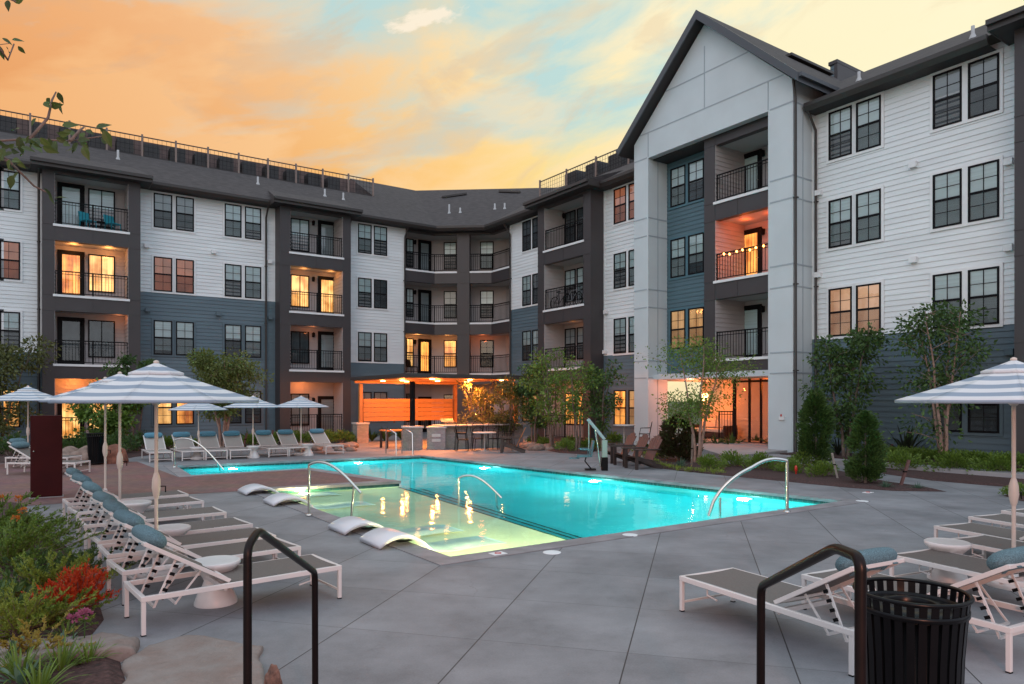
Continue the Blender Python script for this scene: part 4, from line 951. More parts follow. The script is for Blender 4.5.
# ================================================================ OBJECTS
frame_w = mat('white_powder_frame', (.66, .60, .58), .4)
sling = mat('grey_sling_mesh', (.135, .115, .105), .75, var=.12, vscale=60, bump=.2, bscale=150)
sling_l = mat('pale_sling_mesh', (.36, .33, .31), .75, var=.08, vscale=60)
pillowm = mat('teal_tweed', (.095, .165, .195), .9, var=.45, vscale=120, bump=.4, bscale=160)
pillowb = mat('bright_teal_cloth', (.08, .22, .31), .85, var=.2, vscale=40)
blk = mat('black_plastic', (.005, .005, .006), .5, spec=.12)
# ---- loungers
def make_lounger(label, group, sl, pm, ang=31, pil=True):
    """x runs from the head end (0) to the foot end (1.95)"""
    r = thing('sun_lounger', label, 'sun lounger', (0, 0, 0), 0, group)
    W, Lh, Z = .33, 1.83, .335
    m = MB()
    for s in (-1, 1): m.box(0, Lh, s * W - .0175, s * W + .0175, Z - .045, Z)
    m.box(-.001, .04, -W + .0175, W - .0175, Z - .044, Z - .001); m.box(Lh - .04, Lh + .001, -W + .0175, W - .0175, Z - .044, Z - .001)
    m.box(.69, .72, -W + .0175, W - .0175, Z - .07, Z - .03)
    m.build('frame', frame_w, r, bevel=.004)
    for x in (.02, Lh - .02):
        for s in (-1, 1): m = MB(); m.box(x - .0175, x + .0175, s * W - .0165, s * W + .0165, 0, Z - .046); m.mi = 1; m.box(x - .019, x + .019, s * W - .018, s * W + .018, 0, .012); m.build('leg', [frame_w, blk], r, bevel=.003)
    m = MB(); m.bar((Lh - .02, -W, .09), (Lh - .02, W, .09), .018, .018)
    for s in (-1, 1): m.tube([(Lh - .3, s * (W - .05), Z - .04), (Lh - .3, s * (W - .05), Z - .12), (Lh - .42, s * (W - .05), Z - .14)], .009, 6)
    m.build('stretcher', frame_w, r)
    m = MB(); n = 12; P = []
    for i in range(n + 1):
        x = .73 + (Lh - .77) * i / n
        for j in range(5): P.append((x, (-1 + j / 2) * (W - .018), Z + .004 - .012 * (1 - (j / 2 - 1) ** 2)))
    m.smooth = True; m.add(P, [(i * 5 + j, (i + 1) * 5 + j, (i + 1) * 5 + j + 1, i * 5 + j + 1) for i in range(n) for j in range(4)]); m.build('seat', sl, r)
    # backrest
    a = R_(ang); ca, sa = math.cos(a), math.sin(a); hx, hz = .73, Z + .02; BL_ = .80
    def bp(d, y, o=0.0): return (hx - ca * d + sa * o * -1 * -1, y, hz + sa * d + ca * o)
    m = MB()
    for s in (-1, 1): m.bar(bp(-.02, s * (W - .04)), bp(BL_, s * (W - .04)), .03, .035, up=(sa, 0, ca))
    m.bar(bp(BL_, -W + .026, 0), bp(BL_, W - .026, 0), .03, .03); m.bar(bp(.0, -W + .04, 0), bp(.0, W - .04, 0), .025, .025)
    bo = m.build('backrest', frame_w, r, bevel=.003)
    m = MB(); m.smooth = True; P = []
    for i in range(9):
        d = BL_ * i / 8
        for j in range(5): P.append(bp(d, (-1 + j / 2) * (W - .055), .016 - .012 * (1 - (j / 2 - 1) ** 2)))
    m.add(P, [(i * 5 + j, i * 5 + j + 1, (i + 1) * 5 + j + 1, (i + 1) * 5 + j) for i in range(8) for j in range(4)]); m.build('back_sling', sl, bo)
    m = MB(); d0 = .52
    for s in (-1, 1):
        top = Vector(bp(.50, s * (W - .075), -.02)); ft = Vector((.12, s * (W - .075), Z - .12)); m.bar(top, ft, .012, .020)
        top2 = Vector(bp(.40, s * (W - .10), -.02)); ft2 = Vector((.25, s * (W - .10), Z - .11)); m.bar(Vector((hx - .05, s * (W - .10), Z - .02)), Vector((.35, s * (W - .10), Z - .13)), .016, .02) if False else m.bar((.30, s * (W - .11), Z - .13), bp(.24, s * (W - .11), -.02), .010, .016)
    m.bar((.12, -W + .07, Z - .12), (.12, W - .07, Z - .12), .02, .02); m.bar((.30, -W + .10, Z - .13), (.30, W - .10, Z - .13), .018, .018)
    m.mi = 1
    for s in (-1, 1):
        for k in range(5):
            t = .12 + .17 * k; p = Vector(bp(.50, s * (W - .075), -.02)).lerp(Vector((.12, s * (W - .075), Z - .12)), t)
            m.bar(p + Vector((.002, 0, .0)), p + Vector((.040, 0, -.018)), .026, .026)
    m.build('ratchet_prop', [frame_w, blk], r)
    if pil:
        m = MB(); m.smooth = True; nn, ns = 14, 18; P = []
        c = Vector(bp(BL_ - .07, 0, .06)); ex = Vector((-ca, 0, sa)); ez = Vector((sa, 0, ca))
        for i in range(ns + 1):
            t = i / ns * 2 - 1; y = t * (W - .035); k = (1 - abs(t) ** 6) ** .5 if abs(t) < 1 else 0
            k = max(k, .02)
            for j in range(nn):
                th = 2 * math.pi * j / nn; P.append(c + Vector((0, y, 0)) + ex * math.cos(th) * .118 * k + ez * math.sin(th) * .078 * k)
        m.add(P, [(i * nn + j, (i + 1) * nn + j, (i + 1) * nn + (j + 1) % nn, i * nn + (j + 1) % nn) for i in range(ns) for j in range(nn)])
        po = m.build('head_pillow', pm, r)
        for s in (-.55, .55):
            m = MB(); m.bar(bp(BL_ - .02, s * W, .015), bp(BL_ + .022, s * W, -.02), .05, .008, up=(0, 0, 1)); m.bar(bp(BL_ + .022, s * W, .02), bp(BL_ - .12, s * W, -.024), .05, .006); m.build('strap', pm, po)
    return r
def place_lounger(proto, headfront, dirang, label):
    """headfront: ground position of the middle of the head end; dirang: direction head -> foot"""
    return dup(proto, headfront, R_(dirang), label)
e2d = Vector((-.5667, .8239)); e1d = Vector((.8236, .5672))
gL = 'sun loungers in the near left row'
protoN = make_lounger('nearest sun lounger of the left row, beside the planting bed', gL, sling, pillowm)
h0 = Vector((-3.345, 6.235)); dl = 39.5; rowd = Vector((math.cos(R_(126.5)), math.sin(R_(126.5))))
svals = [0, 1.12, 2.05, 2.95, 4.30, 5.62, 6.78]
nm = ['', 'second nearest sun lounger of the left row, in front of the near umbrella pole', 'third nearest sun lounger of the left row, just behind the near umbrella pole',
      'middle sun lounger of the seven in the left row', 'fifth sun lounger of the left row counted from the front', 'sixth sun lounger of the left row, last but one before the brown paving', 'farthest sun lounger of the left row, nearest the dark red cabinet']
protoN.location = (*h0, 0); protoN.rotation_euler = (0, 0, R_(dl))
for k in range(1, 7): dup(protoN, tuple(h0 + rowd * svals[k]), R_(dl + (1.6, -1.4, 1.2, -1.8, 2.2, -.8)[k - 1]), nm[k])
# right group: head end towards the camera
gR = 'sun loungers at the right'
def foot_place(footcorner, dirang, label):
    """footcorner: far-left foot leg seen from the camera; dirang: direction from head to foot"""
    d = Vector((math.cos(R_(dirang)), math.sin(R_(dirang)))); n = Vector((d.y, -d.x))       # to the right of d
    head = Vector(footcorner) - d * 1.83 + n * .33
    o = dup(protoN, tuple(head), R_(dirang), label); o['group'] = gR; return o
foot_place((1.60, 6.72), 118.5, 'sun lounger behind the black litter bin and stair rail, its foot end nearest the pool')
foot_place((2.78, 6.78), 118.5, 'sun lounger just right of the black litter bin with pillow end at the frame edge')
foot_place((4.09, 7.66), 115.5, 'sun lounger in front of the white side table at the right')
foot_place((5.20, 8.50), 112, 'sun lounger directly behind the white side table at the right')
foot_place((5.61, 9.40), 111, 'sun lounger at the right, with its corner leg behind the side table')
foot_place((6.55, 10.15), 111, 'second farthest sun lounger at the right beyond the umbrella pole')
foot_place((7.40, 10.70), 111, 'farthest sun lounger at the right edge beyond the umbrella pole')
# back row
gB = 'sun loungers in the back row behind the pool'
protoB = make_lounger('leftmost pale sun lounger of the back row behind the pool', gB, sling_l, pillowb, ang=33)
lab = ['', 'second pale lounger from the left in the back row, behind the arched pool rail', 'third pale lounger from the left in the back row', 'middle pale lounger of the back row, left of the central umbrella',
       'fifth pale lounger of the back row, just right of the central umbrella', 'sixth pale lounger of the back row, left of the right umbrella', 'rightmost pale lounger of the back row, beside the right side table']
for k, (px, py) in enumerate([(150, 463.0), (180, 461.6), (208, 460.6), (234, 459.6), (267.5, 458.0), (291, 456.8), (324, 455.0)]):
    X, Y = gp(px, py); ft = Vector((X, Y)) + e1d * .33; hd = ft + e2d * 1.88
    if k == 0: protoB.location = (*hd, 0); protoB.rotation_euler = (0, 0, math.atan2(-e2d.y, -e2d.x))
    else: dup(protoB, tuple(hd), math.atan2(-e2d.y, -e2d.x) + R_((0, 2.5, -1.5, -3, 2, -1, 3)[k]), lab[k])
# far left pair on the brown paving
for (px, py, L_) in ((80, 475, 'white sun lounger on the brown paving left of the dark red cabinet'), (72, 468.5, 'white sun lounger behind another one on the brown paving at the far left')):
    X, Y = gp(px, py); o = dup(protoN, (X - 1.95, Y + .33), R_(0), L_); o['group'] = 'sun loungers at the far left'
# ---- side tables
def make_table(label):
    r = thing('side_table', label, 'side table', (0, 0, 0), 0, 'white drum side tables')
    pm = mat('white_moulded_plastic', (.66, .63, .62), .35, var=.04)
    m = MB(); m.lathe([(.20, 0), (.20, .02), (.17, .10), (.125, .18), (.11, .23), (.12, .262)], 28); m.build('pedestal', pm, r)
    m = MB(); m.lathe([(.12, .26), (.155, .31), (.20, .355), (.228, .385), (.23, .415), (.215, .424), (.20, .418)], 32); m.build('table_top', pm, r); return r
tb = make_table('white side table between the two nearest loungers of the left row')
tb.location = (-2.92, 6.98, 0)
for loc, l in [((-4.25, 8.82), 'white side table behind the near umbrella pole in the left row'), ((-5.85, 11.0), 'white side table behind the second umbrella pole in the left row'),
               ((-3.55, 7.9), 'white side table under the second nearest lounger row, half hidden'), ((4.86, 7.90), 'white side table among the loungers at the right'),
               (gp(197, 459.5), 'white side table by the left umbrella of the back row'), (gp(253.5, 458), 'white side table by the central umbrella of the back row'), (gp(308, 455.5), 'white side table by the right umbrella of the back row'), (gp(46, 471), 'white side table half hidden left of the dark red cabinet')]:
    if 'half hidden' in l and 'second nearest' in l: continue
    dup(tb, loc, 0, l)
# ---- umbrellas
def stripe_mat(name, a, b, per, ph=0):
    m = bpy.data.materials.new(name); m.use_nodes = True; nt = m.node_tree; N = nt.nodes.new; L = nt.links.new; p = nt.nodes['Principled BSDF']
    uv = N('ShaderNodeUVMap'); uv.uv_map = 'UVMap'; sep = N('ShaderNodeSeparateXYZ'); L(uv.outputs[0], sep.inputs[0])
    t = N('ShaderNodeMath'); t.operation = 'MULTIPLY'; t.inputs[1].default_value = 1 / per; L(sep.outputs[0], t.inputs[0])
    f = N('ShaderNodeMath'); f.operation = 'FRACT'; L(t.outputs[0], f.inputs[0])
    g = N('ShaderNodeMath'); g.operation = 'GREATER_THAN'; g.inputs[1].default_value = .5; L(f.outputs[0], g.inputs[0])
    mx = N('ShaderNodeMix'); mx.data_type = 'RGBA'; L(g.outputs[0], mx.inputs[0]); mx.inputs[6].default_value = (*a, 1); mx.inputs[7].default_value = (*b, 1)
    L(mx.outputs[2], p.inputs['Base Color']); p.inputs['Roughness'].default_value = .8
    tr = N('ShaderNodeBsdfTranslucent'); L(mx.outputs[2], tr.inputs[0]); ms = N('ShaderNodeMixShader'); ms.inputs[0].default_value = .25
    L(p.outputs[0], ms.inputs[1]); L(tr.outputs[0], ms.inputs[2]); L(ms.outputs[0], nt.nodes['Material Output'].inputs[0]); return m
strm = stripe_mat('striped_canvas', (.78, .78, .80), (.33, .40, .50), .25)
polem = mat('cream_pole', (.60, .50, .44), .35)
def make_umbrella(label):
    r = thing('umbrella', label, 'umbrella', (0, 0, 0), 0, 'striped umbrellas')
    RO, ZR_, ZT = 1.13, 2.0, 2.36
    def canopy(r0, r1, z0, z1, name, sag, valance=0.0, par=r):
        vs, fs, uvs = [], [], []; n, q, s_ = 8, 8, 8
        for k in range(n):
            a0, a1 = 2 * math.pi * (k) / n, 2 * math.pi * (k + 1) / n
            base = len(vs)
            for i in range(q + 1):
                t = i / q; rr = r0 + (r1 - r0) * t; zz = z0 + (z1 - z0) * (t ** .92)
                for j in range(s_ + 1):
                    w = j / s_; x = rr * (math.cos(a0) * (1 - w) + math.cos(a1) * w); y = rr * (math.sin(a0) * (1 - w) + math.sin(a1) * w)
                    d = math.sin(w * math.pi); vs.append((x, y, zz - sag * d * math.sin(t * math.pi * .9) - (.0 if i < q else 0))); uvs.append((rr, w))
            for i in range(q):
                for j in range(s_): fs.append([base + i * (s_ + 1) + j, base + (i + 1) * (s_ + 1) + j, base + (i + 1) * (s_ + 1) + j + 1, base + i * (s_ + 1) + j + 1])
            if valance:
                b2 = len(vs)
                for j in range(s_ + 1):
                    w = j / s_; x = r1 * (math.cos(a0) * (1 - w) + math.cos(a1) * w); y = r1 * (math.sin(a0) * (1 - w) + math.sin(a1) * w)
                    vs.append((x, y, z1 - valance * (1 + .0 * math.sin(w * math.pi)))); uvs.append((r1, w))
                for j in range(s_): fs.append([base + q * (s_ + 1) + j, b2 + j, b2 + j + 1, base + q * (s_ + 1) + j + 1])
        me = bpy.data.meshes.new(name); me.from_pydata(vs, [], fs); me.materials.append(strm)
        ul = me.uv_layers.new(name='UVMap')
        for p in me.polygons:
            p.use_smooth = True
            for li in p.loop_indices: ul.data[li].uv = uvs[me.loops[li].vertex_index]
        o = bpy.data.objects.new(name, me); COL.objects.link(o); o.parent = par
        so = o.modifiers.new('solid', 'SOLIDIFY'); so.thickness = .004; return o
    c = canopy(.16, RO, ZT - .02, ZR_, 'canopy', .010, .035)
    canopy(.02, .30, ZT + .07, ZT - .045, 'vent', .005, .03, c)
    m = MB(); m.tube([(0, 0, .05), (0, 0, ZT + .06)], .021, 12); m.smooth = True
    m.lathe([(.022, .86), (.036, .90), (.05, .98), (.046, 1.08), (.03, 1.14), (.022, 1.16)], 12, caps=False); m.lathe([(.018, ZT + .05), (.032, ZT + .07), (.03, ZT + .09), (.01, ZT + .10)], 12)
    m.lathe([(.03, ZT - .42), (.05, ZT - .40), (.05, ZT - .34), (.03, ZT - .32)], 10, caps=False); m.build('pole', polem, r)
    m = MB(); m.tube([(.03, 0, 1.0), (.10, 0, 1.0), (.10, 0, .93)], .008, 6); m.build('crank', blk, r)
    for k in range(8):
        a = 2 * math.pi * k / 8; m = MB(); m.bar((.05 * math.cos(a), .05 * math.sin(a), ZT - .03), (RO * .99 * math.cos(a), RO * .99 * math.sin(a), ZR_ - .015), .018, .02)
        m.bar((.04 * math.cos(a), .04 * math.sin(a), ZT - .38), (.56 * math.cos(a), .56 * math.sin(a), ZT - .225), .014, .016); m.build('rib', polem, r)
    m = MB(); m.lathe([(.27, 0), (.27, .035), (.24, .055), (.05, .07), (.035, .22), (.028, .24)], 24); m.build('base', frame_w, r)
    return r
um = make_umbrella('striped umbrella with the large nearest canopy of the left row')
um.location = (-4.12, 8.2, 0); um.rotation_euler = (0, 0, R_(12))
for loc, rz, sc, l in [((-6.37, 11.5), 20, 1, 'striped umbrella half hidden just behind the nearest left one'), ((-8.10, 14.1), 5, 1, 'striped umbrella farthest back in the left row, its pole nearest the red cabinet'),
        (gp(28, 463.5), 10, 1.0, 'striped umbrella at the far left edge, standing on the brown paving'),
        (gp(198.5, 459), 15, .84, 'striped umbrella in the back row, left of the three'), (gp(253, 457), 30, .88, 'striped umbrella in the middle of the back row behind the pool'), (gp(301, 455), 8, .88, 'striped umbrella at the right end of the back row, before the brown tower'),
        ((5.40, 7.62), 14, 1, 'striped umbrella at the right edge above the right loungers')]:
    dup(um, loc, R_(rz), l, sc)
# ---- in-pool ledge loungers
def make_ledge(label):
    r = thing('ledge_lounger', label, 'pool lounger', (0, 0, 0), 0, 'arched white loungers on the pool edge')
    m = MB(); m.smooth = True; W = .34; top = []
    for i in range(25):
        t = i / 24; x = -.52 + 2.05 * t; q = (x + .52) / .74
        if q < 1: z = .015 + .115 * max(0.0, math.sin(q * math.pi)) ** .8 - .10 * q ** 3
        else: z = -.085 - .24 * math.sin(min(1, (x - .22) / .45) * math.pi / 2) + (.07 * math.sin(min(1, (x - .67) / .86) * math.pi) if x > .67 else 0)
        top.append((x, z))
    n = len(top); P = []
    for x, z in top:
        for y in (-W, -W * .96, W * .96, W): P.append((x, y, z + (.055 if abs(y) < W else .045)))
    for x, z in top:
        for y in (-W, W): P.append((x, y, z))
    fs = []
    for i in range(n - 1):
        for j in range(3): fs.append((i * 4 + j, (i + 1) * 4 + j, (i + 1) * 4 + j + 1, i * 4 + j + 1))
        o = n * 4
        fs += [(o + i * 2, o + i * 2 + 1, o + (i + 1) * 2 + 1, o + (i + 1) * 2), (i * 4, o + i * 2, o + (i + 1) * 2, (i + 1) * 4), (i * 4 + 3, (i + 1) * 4 + 3, o + (i + 1) * 2 + 1, o + i * 2 + 1)]
    fs.append((0, 1, 2, 3, n * 4 + 1, n * 4)); fs.append(((n - 1) * 4, n * 4 + (n - 1) * 2, n * 4 + (n - 1) * 2 + 1, (n - 1) * 4 + 3, (n - 1) * 4 + 2, (n - 1) * 4 + 1))
    m.add(P, fs); m.build('shell', mat('white_ledge_shell', (.66, .66, .70), .3), r)
    m = MB(); m.box(-.10, .16, -.05, .05, .012, .02); m.build('foot_pad', blk, r); return r
lg = make_ledge('arched white pool lounger nearest the camera at the pool corner')
ed = (V2(Hp) - V2(A)).normalized(); en = Vector((ed.y, -ed.x)); ea = math.atan2(en.y, en.x)
def ledge_at(t): p = V2(A) + ed * t; return tuple(p)
lg.location = (*ledge_at(1.27), 0); lg.rotation_euler = (0, 0, ea)
for t, l in ((2.48, 'second arched white pool lounger from the camera, before the arched rail'), (5.92, 'third arched white pool lounger, beyond the arched rail'), (7.80, 'farthest arched white pool lounger by the brown peninsula')): dup(lg, ledge_at(t), ea, l)
# ---- pool rails
def pool_rail(post, tip, h, label, drop=.0, zt=-.05):
    p = Vector((*post, 0)); q = Vector((*tip, 0)); d = (q - p)
    r = thing('pool_rail', label, 'hand rail', (*post, 0), 0, 'arched steel rails at the pool')
    m = MB(); m.smooth = True; pts = []
    for i in range(19):
        t = i / 18; z = zt + (h - zt) * (1 - t ** 2.1) ** .62 + .05 * math.sin(math.pi * min(1, t * 2.2)) * (t < .45); pts.append(d * t + Vector((0, 0, z)))
    m.tube(pts, .03, 10); m.build('arch', steel, r)
    m = MB(); m.tube([(0, 0, 0), (0, 0, h)], .03, 10); m.lathe([(.06, 0.012), (.06, .03), (.03, .04)], 12); m.build('post', steel, r)
    m = MB(); m.tube([d * .86 + Vector((0, 0, -.45)), d * .86 + Vector((0, 0, h * (1 - .86 ** 2.3)))], .022, 8); m.build('strut', steel, r); return r
def wz(px, py, z): return gp(px, py, z)
pool_rail(gp(787, 512.5), gp(709, 516, -.05), .92, 'arched steel rail at the near right pool edge')
# three-point rails on the left edge and in the water
def rail3(base1, base2, h, label, tip):
    r = thing('pool_rail', label, 'hand rail', (*base1, 0), 0, 'arched steel rails at the pool'); b1 = Vector((0, 0, 0)); b2 = Vector((base2[0] - base1[0], base2[1] - base1[1], -.3)); tp = Vector((tip[0] - base1[0], tip[1] - base1[1], tip[2]))
    m = MB(); pts = []
    A0 = Vector((0, 0, h))
    for i in range(17):
        t = i / 16; pts.append(A0.lerp(tp, t) + Vector((0, 0, .30 * math.sin(math.pi * t ** .85) * (h - tp.z + .25))))
    m.tube(pts, .023, 10); m.build('arch', steel, r)
    m = MB(); m.tube([b1, A0], .022, 10); m.lathe([(.06, 0.012), (.06, .03), (.03, .04)], 12); m.build('post', steel, r)
    m = MB(); k = 14; m.tube([b2, pts[k] * 1.0], .022, 10); m.build('strut', steel, r); return r
rail3(gp(309, 516), gp(349.5, 521.5), .88, 'arched steel rail between the pool loungers at the left pool edge', (gp(361, 493, .48)[0], gp(361, 493, .48)[1], .48))
bx, by = gp(174.5, 467.5); rail3((bx, by), gp(222, 471, -.1), .80, 'arched steel rail at the back left corner of the pool', (*gp(224, 470, -.05), -.05))
bx, by = gp(459, 504, -.1); o = rail3((bx, by), gp(498, 505, -.1), .72, 'arched steel rail standing in the water of the shallow shelf', (*gp(501.5, 498, .06), .36)); o.location = (bx, by, -.3)
# ladder
r = thing('pool_ladder', 'double hooped steel pool ladder at the back edge of the pool', 'pool ladder', (*gp(396, 455.5), 0))
for k, px in enumerate((400 - 14, 400 + 2)):
    X, Y = gp(px, 453.5); X -= r.location.x; Y -= r.location.y; m = MB(); pts = [(X, Y, 0)]
    for i in range(9):
        t = i / 8; pts.append((X + .55 * t * t * .9, Y - .75 * t, .62 + .30 * math.sin(math.pi * (t * .72 + .10))))
    pts.append((X + .52, Y - .78, -.4)); m.tube(pts, .025, 8); m.build('hoop', steel, r)
m = MB(); X0 = gp(386, 453.5)[0] - r.location.x + .5; Y0 = gp(386, 453.5)[1] - r.location.y - .78
for z in (-.18, -.45): m.bar((X0, Y0, z), (X0 + .68, Y0, z), .08, .03)
m.build('step', steel, r)
# ---- stair rails in the foreground
brz = mat('dark_bronze_metal', (.007, .004, .004), .34, spec=.16, var=.2, vscale=12)
def stair_rail(x, yn, yf, zn, zf, ypk, zpk, label, r_=.0195):
    r = thing('stair_rail', label, 'hand rail', (x, yf, 0), 0)
    def bend(P, rad=.05):
        out = [Vector(P[0])]
        for i in range(1, len(P) - 1):
            a, b, c = map(Vector, (P[i - 1], P[i], P[i + 1])); u = (a - b).normalized(); w = (c - b).normalized()
            p, q = b + u * rad, b + w * rad
            for k in range(6): t = k / 5; out.append(p * (1 - t) ** 2 + b * 2 * t * (1 - t) + q * t * t)
        out.append(Vector(P[-1])); return out
    m = MB(); m.tube(bend([(0, yn - yf, .45 if yn < 2.6 else .15), (0, yn - yf, zn), (0, ypk - yf, zpk), (0, 0, zf), (0, .01, 0.0)]), r_, 14); m.build('rail', brz, r)
    m = MB(); m.lathe([(.06, 0), (.06, .01), (.03, .02)], 16); m.build('flange', brz, r); return r
stair_rail(-1.225, 3.28, 4.40, 1.32, .93, 3.42, 1.37, 'dark bronze stair handrail at the bottom left foreground')
stair_rail(1.27, 2.58, 3.61, 1.425, 1.05, 2.78, 1.42, 'dark bronze stair handrail at the bottom right, left of the litter bin', .021)
# ---- litter bins
def litter_bin(label, loc, hgt=.96, rt=.29):
    r = thing('litter_bin', label, 'litter bin', loc, 0)
    m = MB(); n = 30
    for k in range(n):
        a = 2 * math.pi * k / n; c, s = math.cos(a), math.sin(a)
        pts = [(.235, .05), (.235, .35), (.245, .65), (.258, .82), (.272, .955)]
        for i in range(4):
            p = Vector((pts[i][0] * c, pts[i][0] * s, pts[i][1])); q = Vector((pts[i + 1][0] * c, pts[i + 1][0] * s, pts[i + 1][1])); m.bar(p, q, .037, .006, up=(c, s, 0))
    m.build('slats', mat('gloss_black_paint', (.003, .003, .004), .28, spec=.18), r)
    m = MB()
    for (rr, z, t) in ((.238, .06, .012), (.266, .88, .014)): m = MB(); m.lathe([(rr - .006, z - t), (rr + .008, z - t), (rr + .008, z + t), (rr - .006, z + t), (rr - .006, z - t)], 40, caps=False); m.build('band', MATS['gloss_black_paint'], r)
    m = MB()
    P = [((.278) * math.cos(2 * math.pi * k / 40), (.278) * math.sin(2 * math.pi * k / 40), .96) for k in range(41)]; m.tube(P, .012, 8, cap=False)
    m.build('rim', MATS['gloss_black_paint'], r)
    m = MB(); m.lathe([(.215, .06), (.225, .86), (.215, .86), (.205, .08)], 32); m.build('liner', blk, r)
    m = MB(); m.smooth = True; m.lathe([(.252, .855), (.24, .885), (.17, .895), (.125, .905), (.12, .90), (.12, .86)], 36, caps=False); m.build('lid', MATS['gloss_black_paint'], r)
    return r
litter_bin('black slatted steel litter bin in the bottom right foreground', (2.165, 3.84, 0))
b2 = litter_bin('black slatted litter bin against the far left planting beside the boulders', (*gp(96.5, 464.5), 0))
# ---- dark red cabinet
X, Y = gp(46.5, 497)
r = thing('red_cabinet', 'tall plain dark red metal cabinet standing on the brown paving', 'cabinet', (X, Y, 0), R_(33.5))
redm = mat('oxblood_paint', (.040, .0025, .0035), .7, spec=.2, var=.15, vscale=3)
m = MB(); m.box(-.275, .275, -.14, .14, .02, 1.68); m.build('cabinet_body', redm, r, bevel=.006)
m = MB(); m.box(-.26, .26, -.147, -.141, .05, 1.64); m.build('door', redm, r, bevel=.002)
m = MB(); m.box(-.30, .30, -.16, .16, 0, .018); m.build('plinth', concrete_plain, r)
m = MB(); m.lathe([(.012, 0), (.012, .02)], 8, (-.22, -.165, .95)); m.build('handle', steel, r)
# ---- pool lift
tealm = mat('pale_green_metal', (.27, .36, .32), .35); seatm = mat('teal_plastic_seat', (.06, .14, .165), .5)
X, Y = gp(604.5, 470.5)
r = thing('pool_lift', 'pool access lift with teal seat beside the far pool edge', 'pool lift', (X, Y, 0)); r.scale = (.9, .9, .9)
m = MB(); m.box(-.10, .10, -.10, .10, 0, .42); m.build('base', blk, r, bevel=.02)
m = MB(); m.box(-.085, .085, -.085, .085, .42, .96); m.mi = 1; m.build('mast', [tealm], r, bevel=.015)
m = MB(); m.bar((0, 0, .98), (-.53, -.05, 1.62), .11, .09); m.build('boom', mat('grey_green_metal', (.30, .38, .40), .35), r, bevel=.01)
m = MB(); m.tube([(-.12, 0, .10), (-.30, -.03, 1.32)], .03, 8); m.build('actuator', steel, r)
m = MB(); m.tube([(-.50, -.05, 1.58), (-.50, -.05, .62)], .02, 8); m.build('hanger', tealm, r)
m = MB(); m.box(-.88, -.42, -.26, .20, .44, .49); m.bar((-.44, -.03, .50), (-.36, -.03, .95), .46, .05, up=(1, 0, 0)); m.box(-1.12, -.80, -.16, .10, .38, .41)
for s in (-.26, .2): m.box(-.80, -.46, s - .02, s + .02, .66, .70); m.bar((-.5, s, .49), (-.5, s, .68), .03, .03)
m.build('seat', seatm, r, bevel=.012)
m = MB(); m.tube([(-.58, -.03, .44), (-.62, -.03, .30), (-.46, -.03, .10), (-.42, -.03, .05)], .02, 8); m.box(-.62, -.28, -.14, .10, .03, .06); m.build('footrest', blk, r)
# ---- adirondack chairs
def make_adirondack(label, woodm, back=None):
    r = thing('adirondack_chair', label, 'wooden chair', (0, 0, 0), 0, 'low slatted wooden chairs')
    m = MB()                                           # faces +x
    for k in range(5): y = -.24 + .12 * k; m.bar((-.18, y, .64 - .40), (.40, y, .36), .105, .022)
    m.build('seat', woodm, r)
    m = MB()
    for k in range(5):
        y = -.22 + .11 * k; hh = [.86, .93, .96, .93, .86][k]; m.bar((-.16, y * .85, .22), (-.16 - .36 * (hh - .2) / .76, y * 1.12, hh), .10, .022, up=(1, 0, .3))
    m.bar((-.30, -.28, .55), (-.30, .28, .55), .06, .02); m.build('backrest', back or woodm, r)
    for s in (-1, 1):
        m = MB(); m.box(.34, .43, s * .31 - .02, s * .31 + .02, 0, .56); m.build('leg', woodm, r)
        m = MB(); m.bar((.36, s * .28, .34), (-.50, s * .28, .03), .035, .11); m.build('leg', woodm, r)
        m = MB(); m.box(-.36, .48, s * .34 - .065, s * .34 + .065, .56, .585); m.build('armrest', woodm, r)
    return r
dkw = mat('dark_stained_wood', (.035, .024, .022), .5, var=.3, vscale=6); orw = mat('orange_stained_wood', (.48, .17, .05), .5)
rbw = mat('red_brown_wood', (.12, .055, .05), .5)
ad = make_adirondack('low dark wooden chair nearest the planting bed right of the pool lift', dkw, rbw)
ad.location = (*gp(643, 468.5), 0); ad.rotation_euler = (0, 0, R_(200))
dup(ad, gp(631, 465.5), R_(198), 'low dark wooden chair in the middle of the three right of the pool lift'); dup(ad, gp(619, 462.5), R_(196), 'low dark wooden chair closest to the pool lift mast')
a2 = make_adirondack('low black wooden chair with bright orange back before the bar counter', dkw, orw); a2.location = (*gp(512, 452.5), 0); a2.rotation_euler = (0, 0, R_(178))
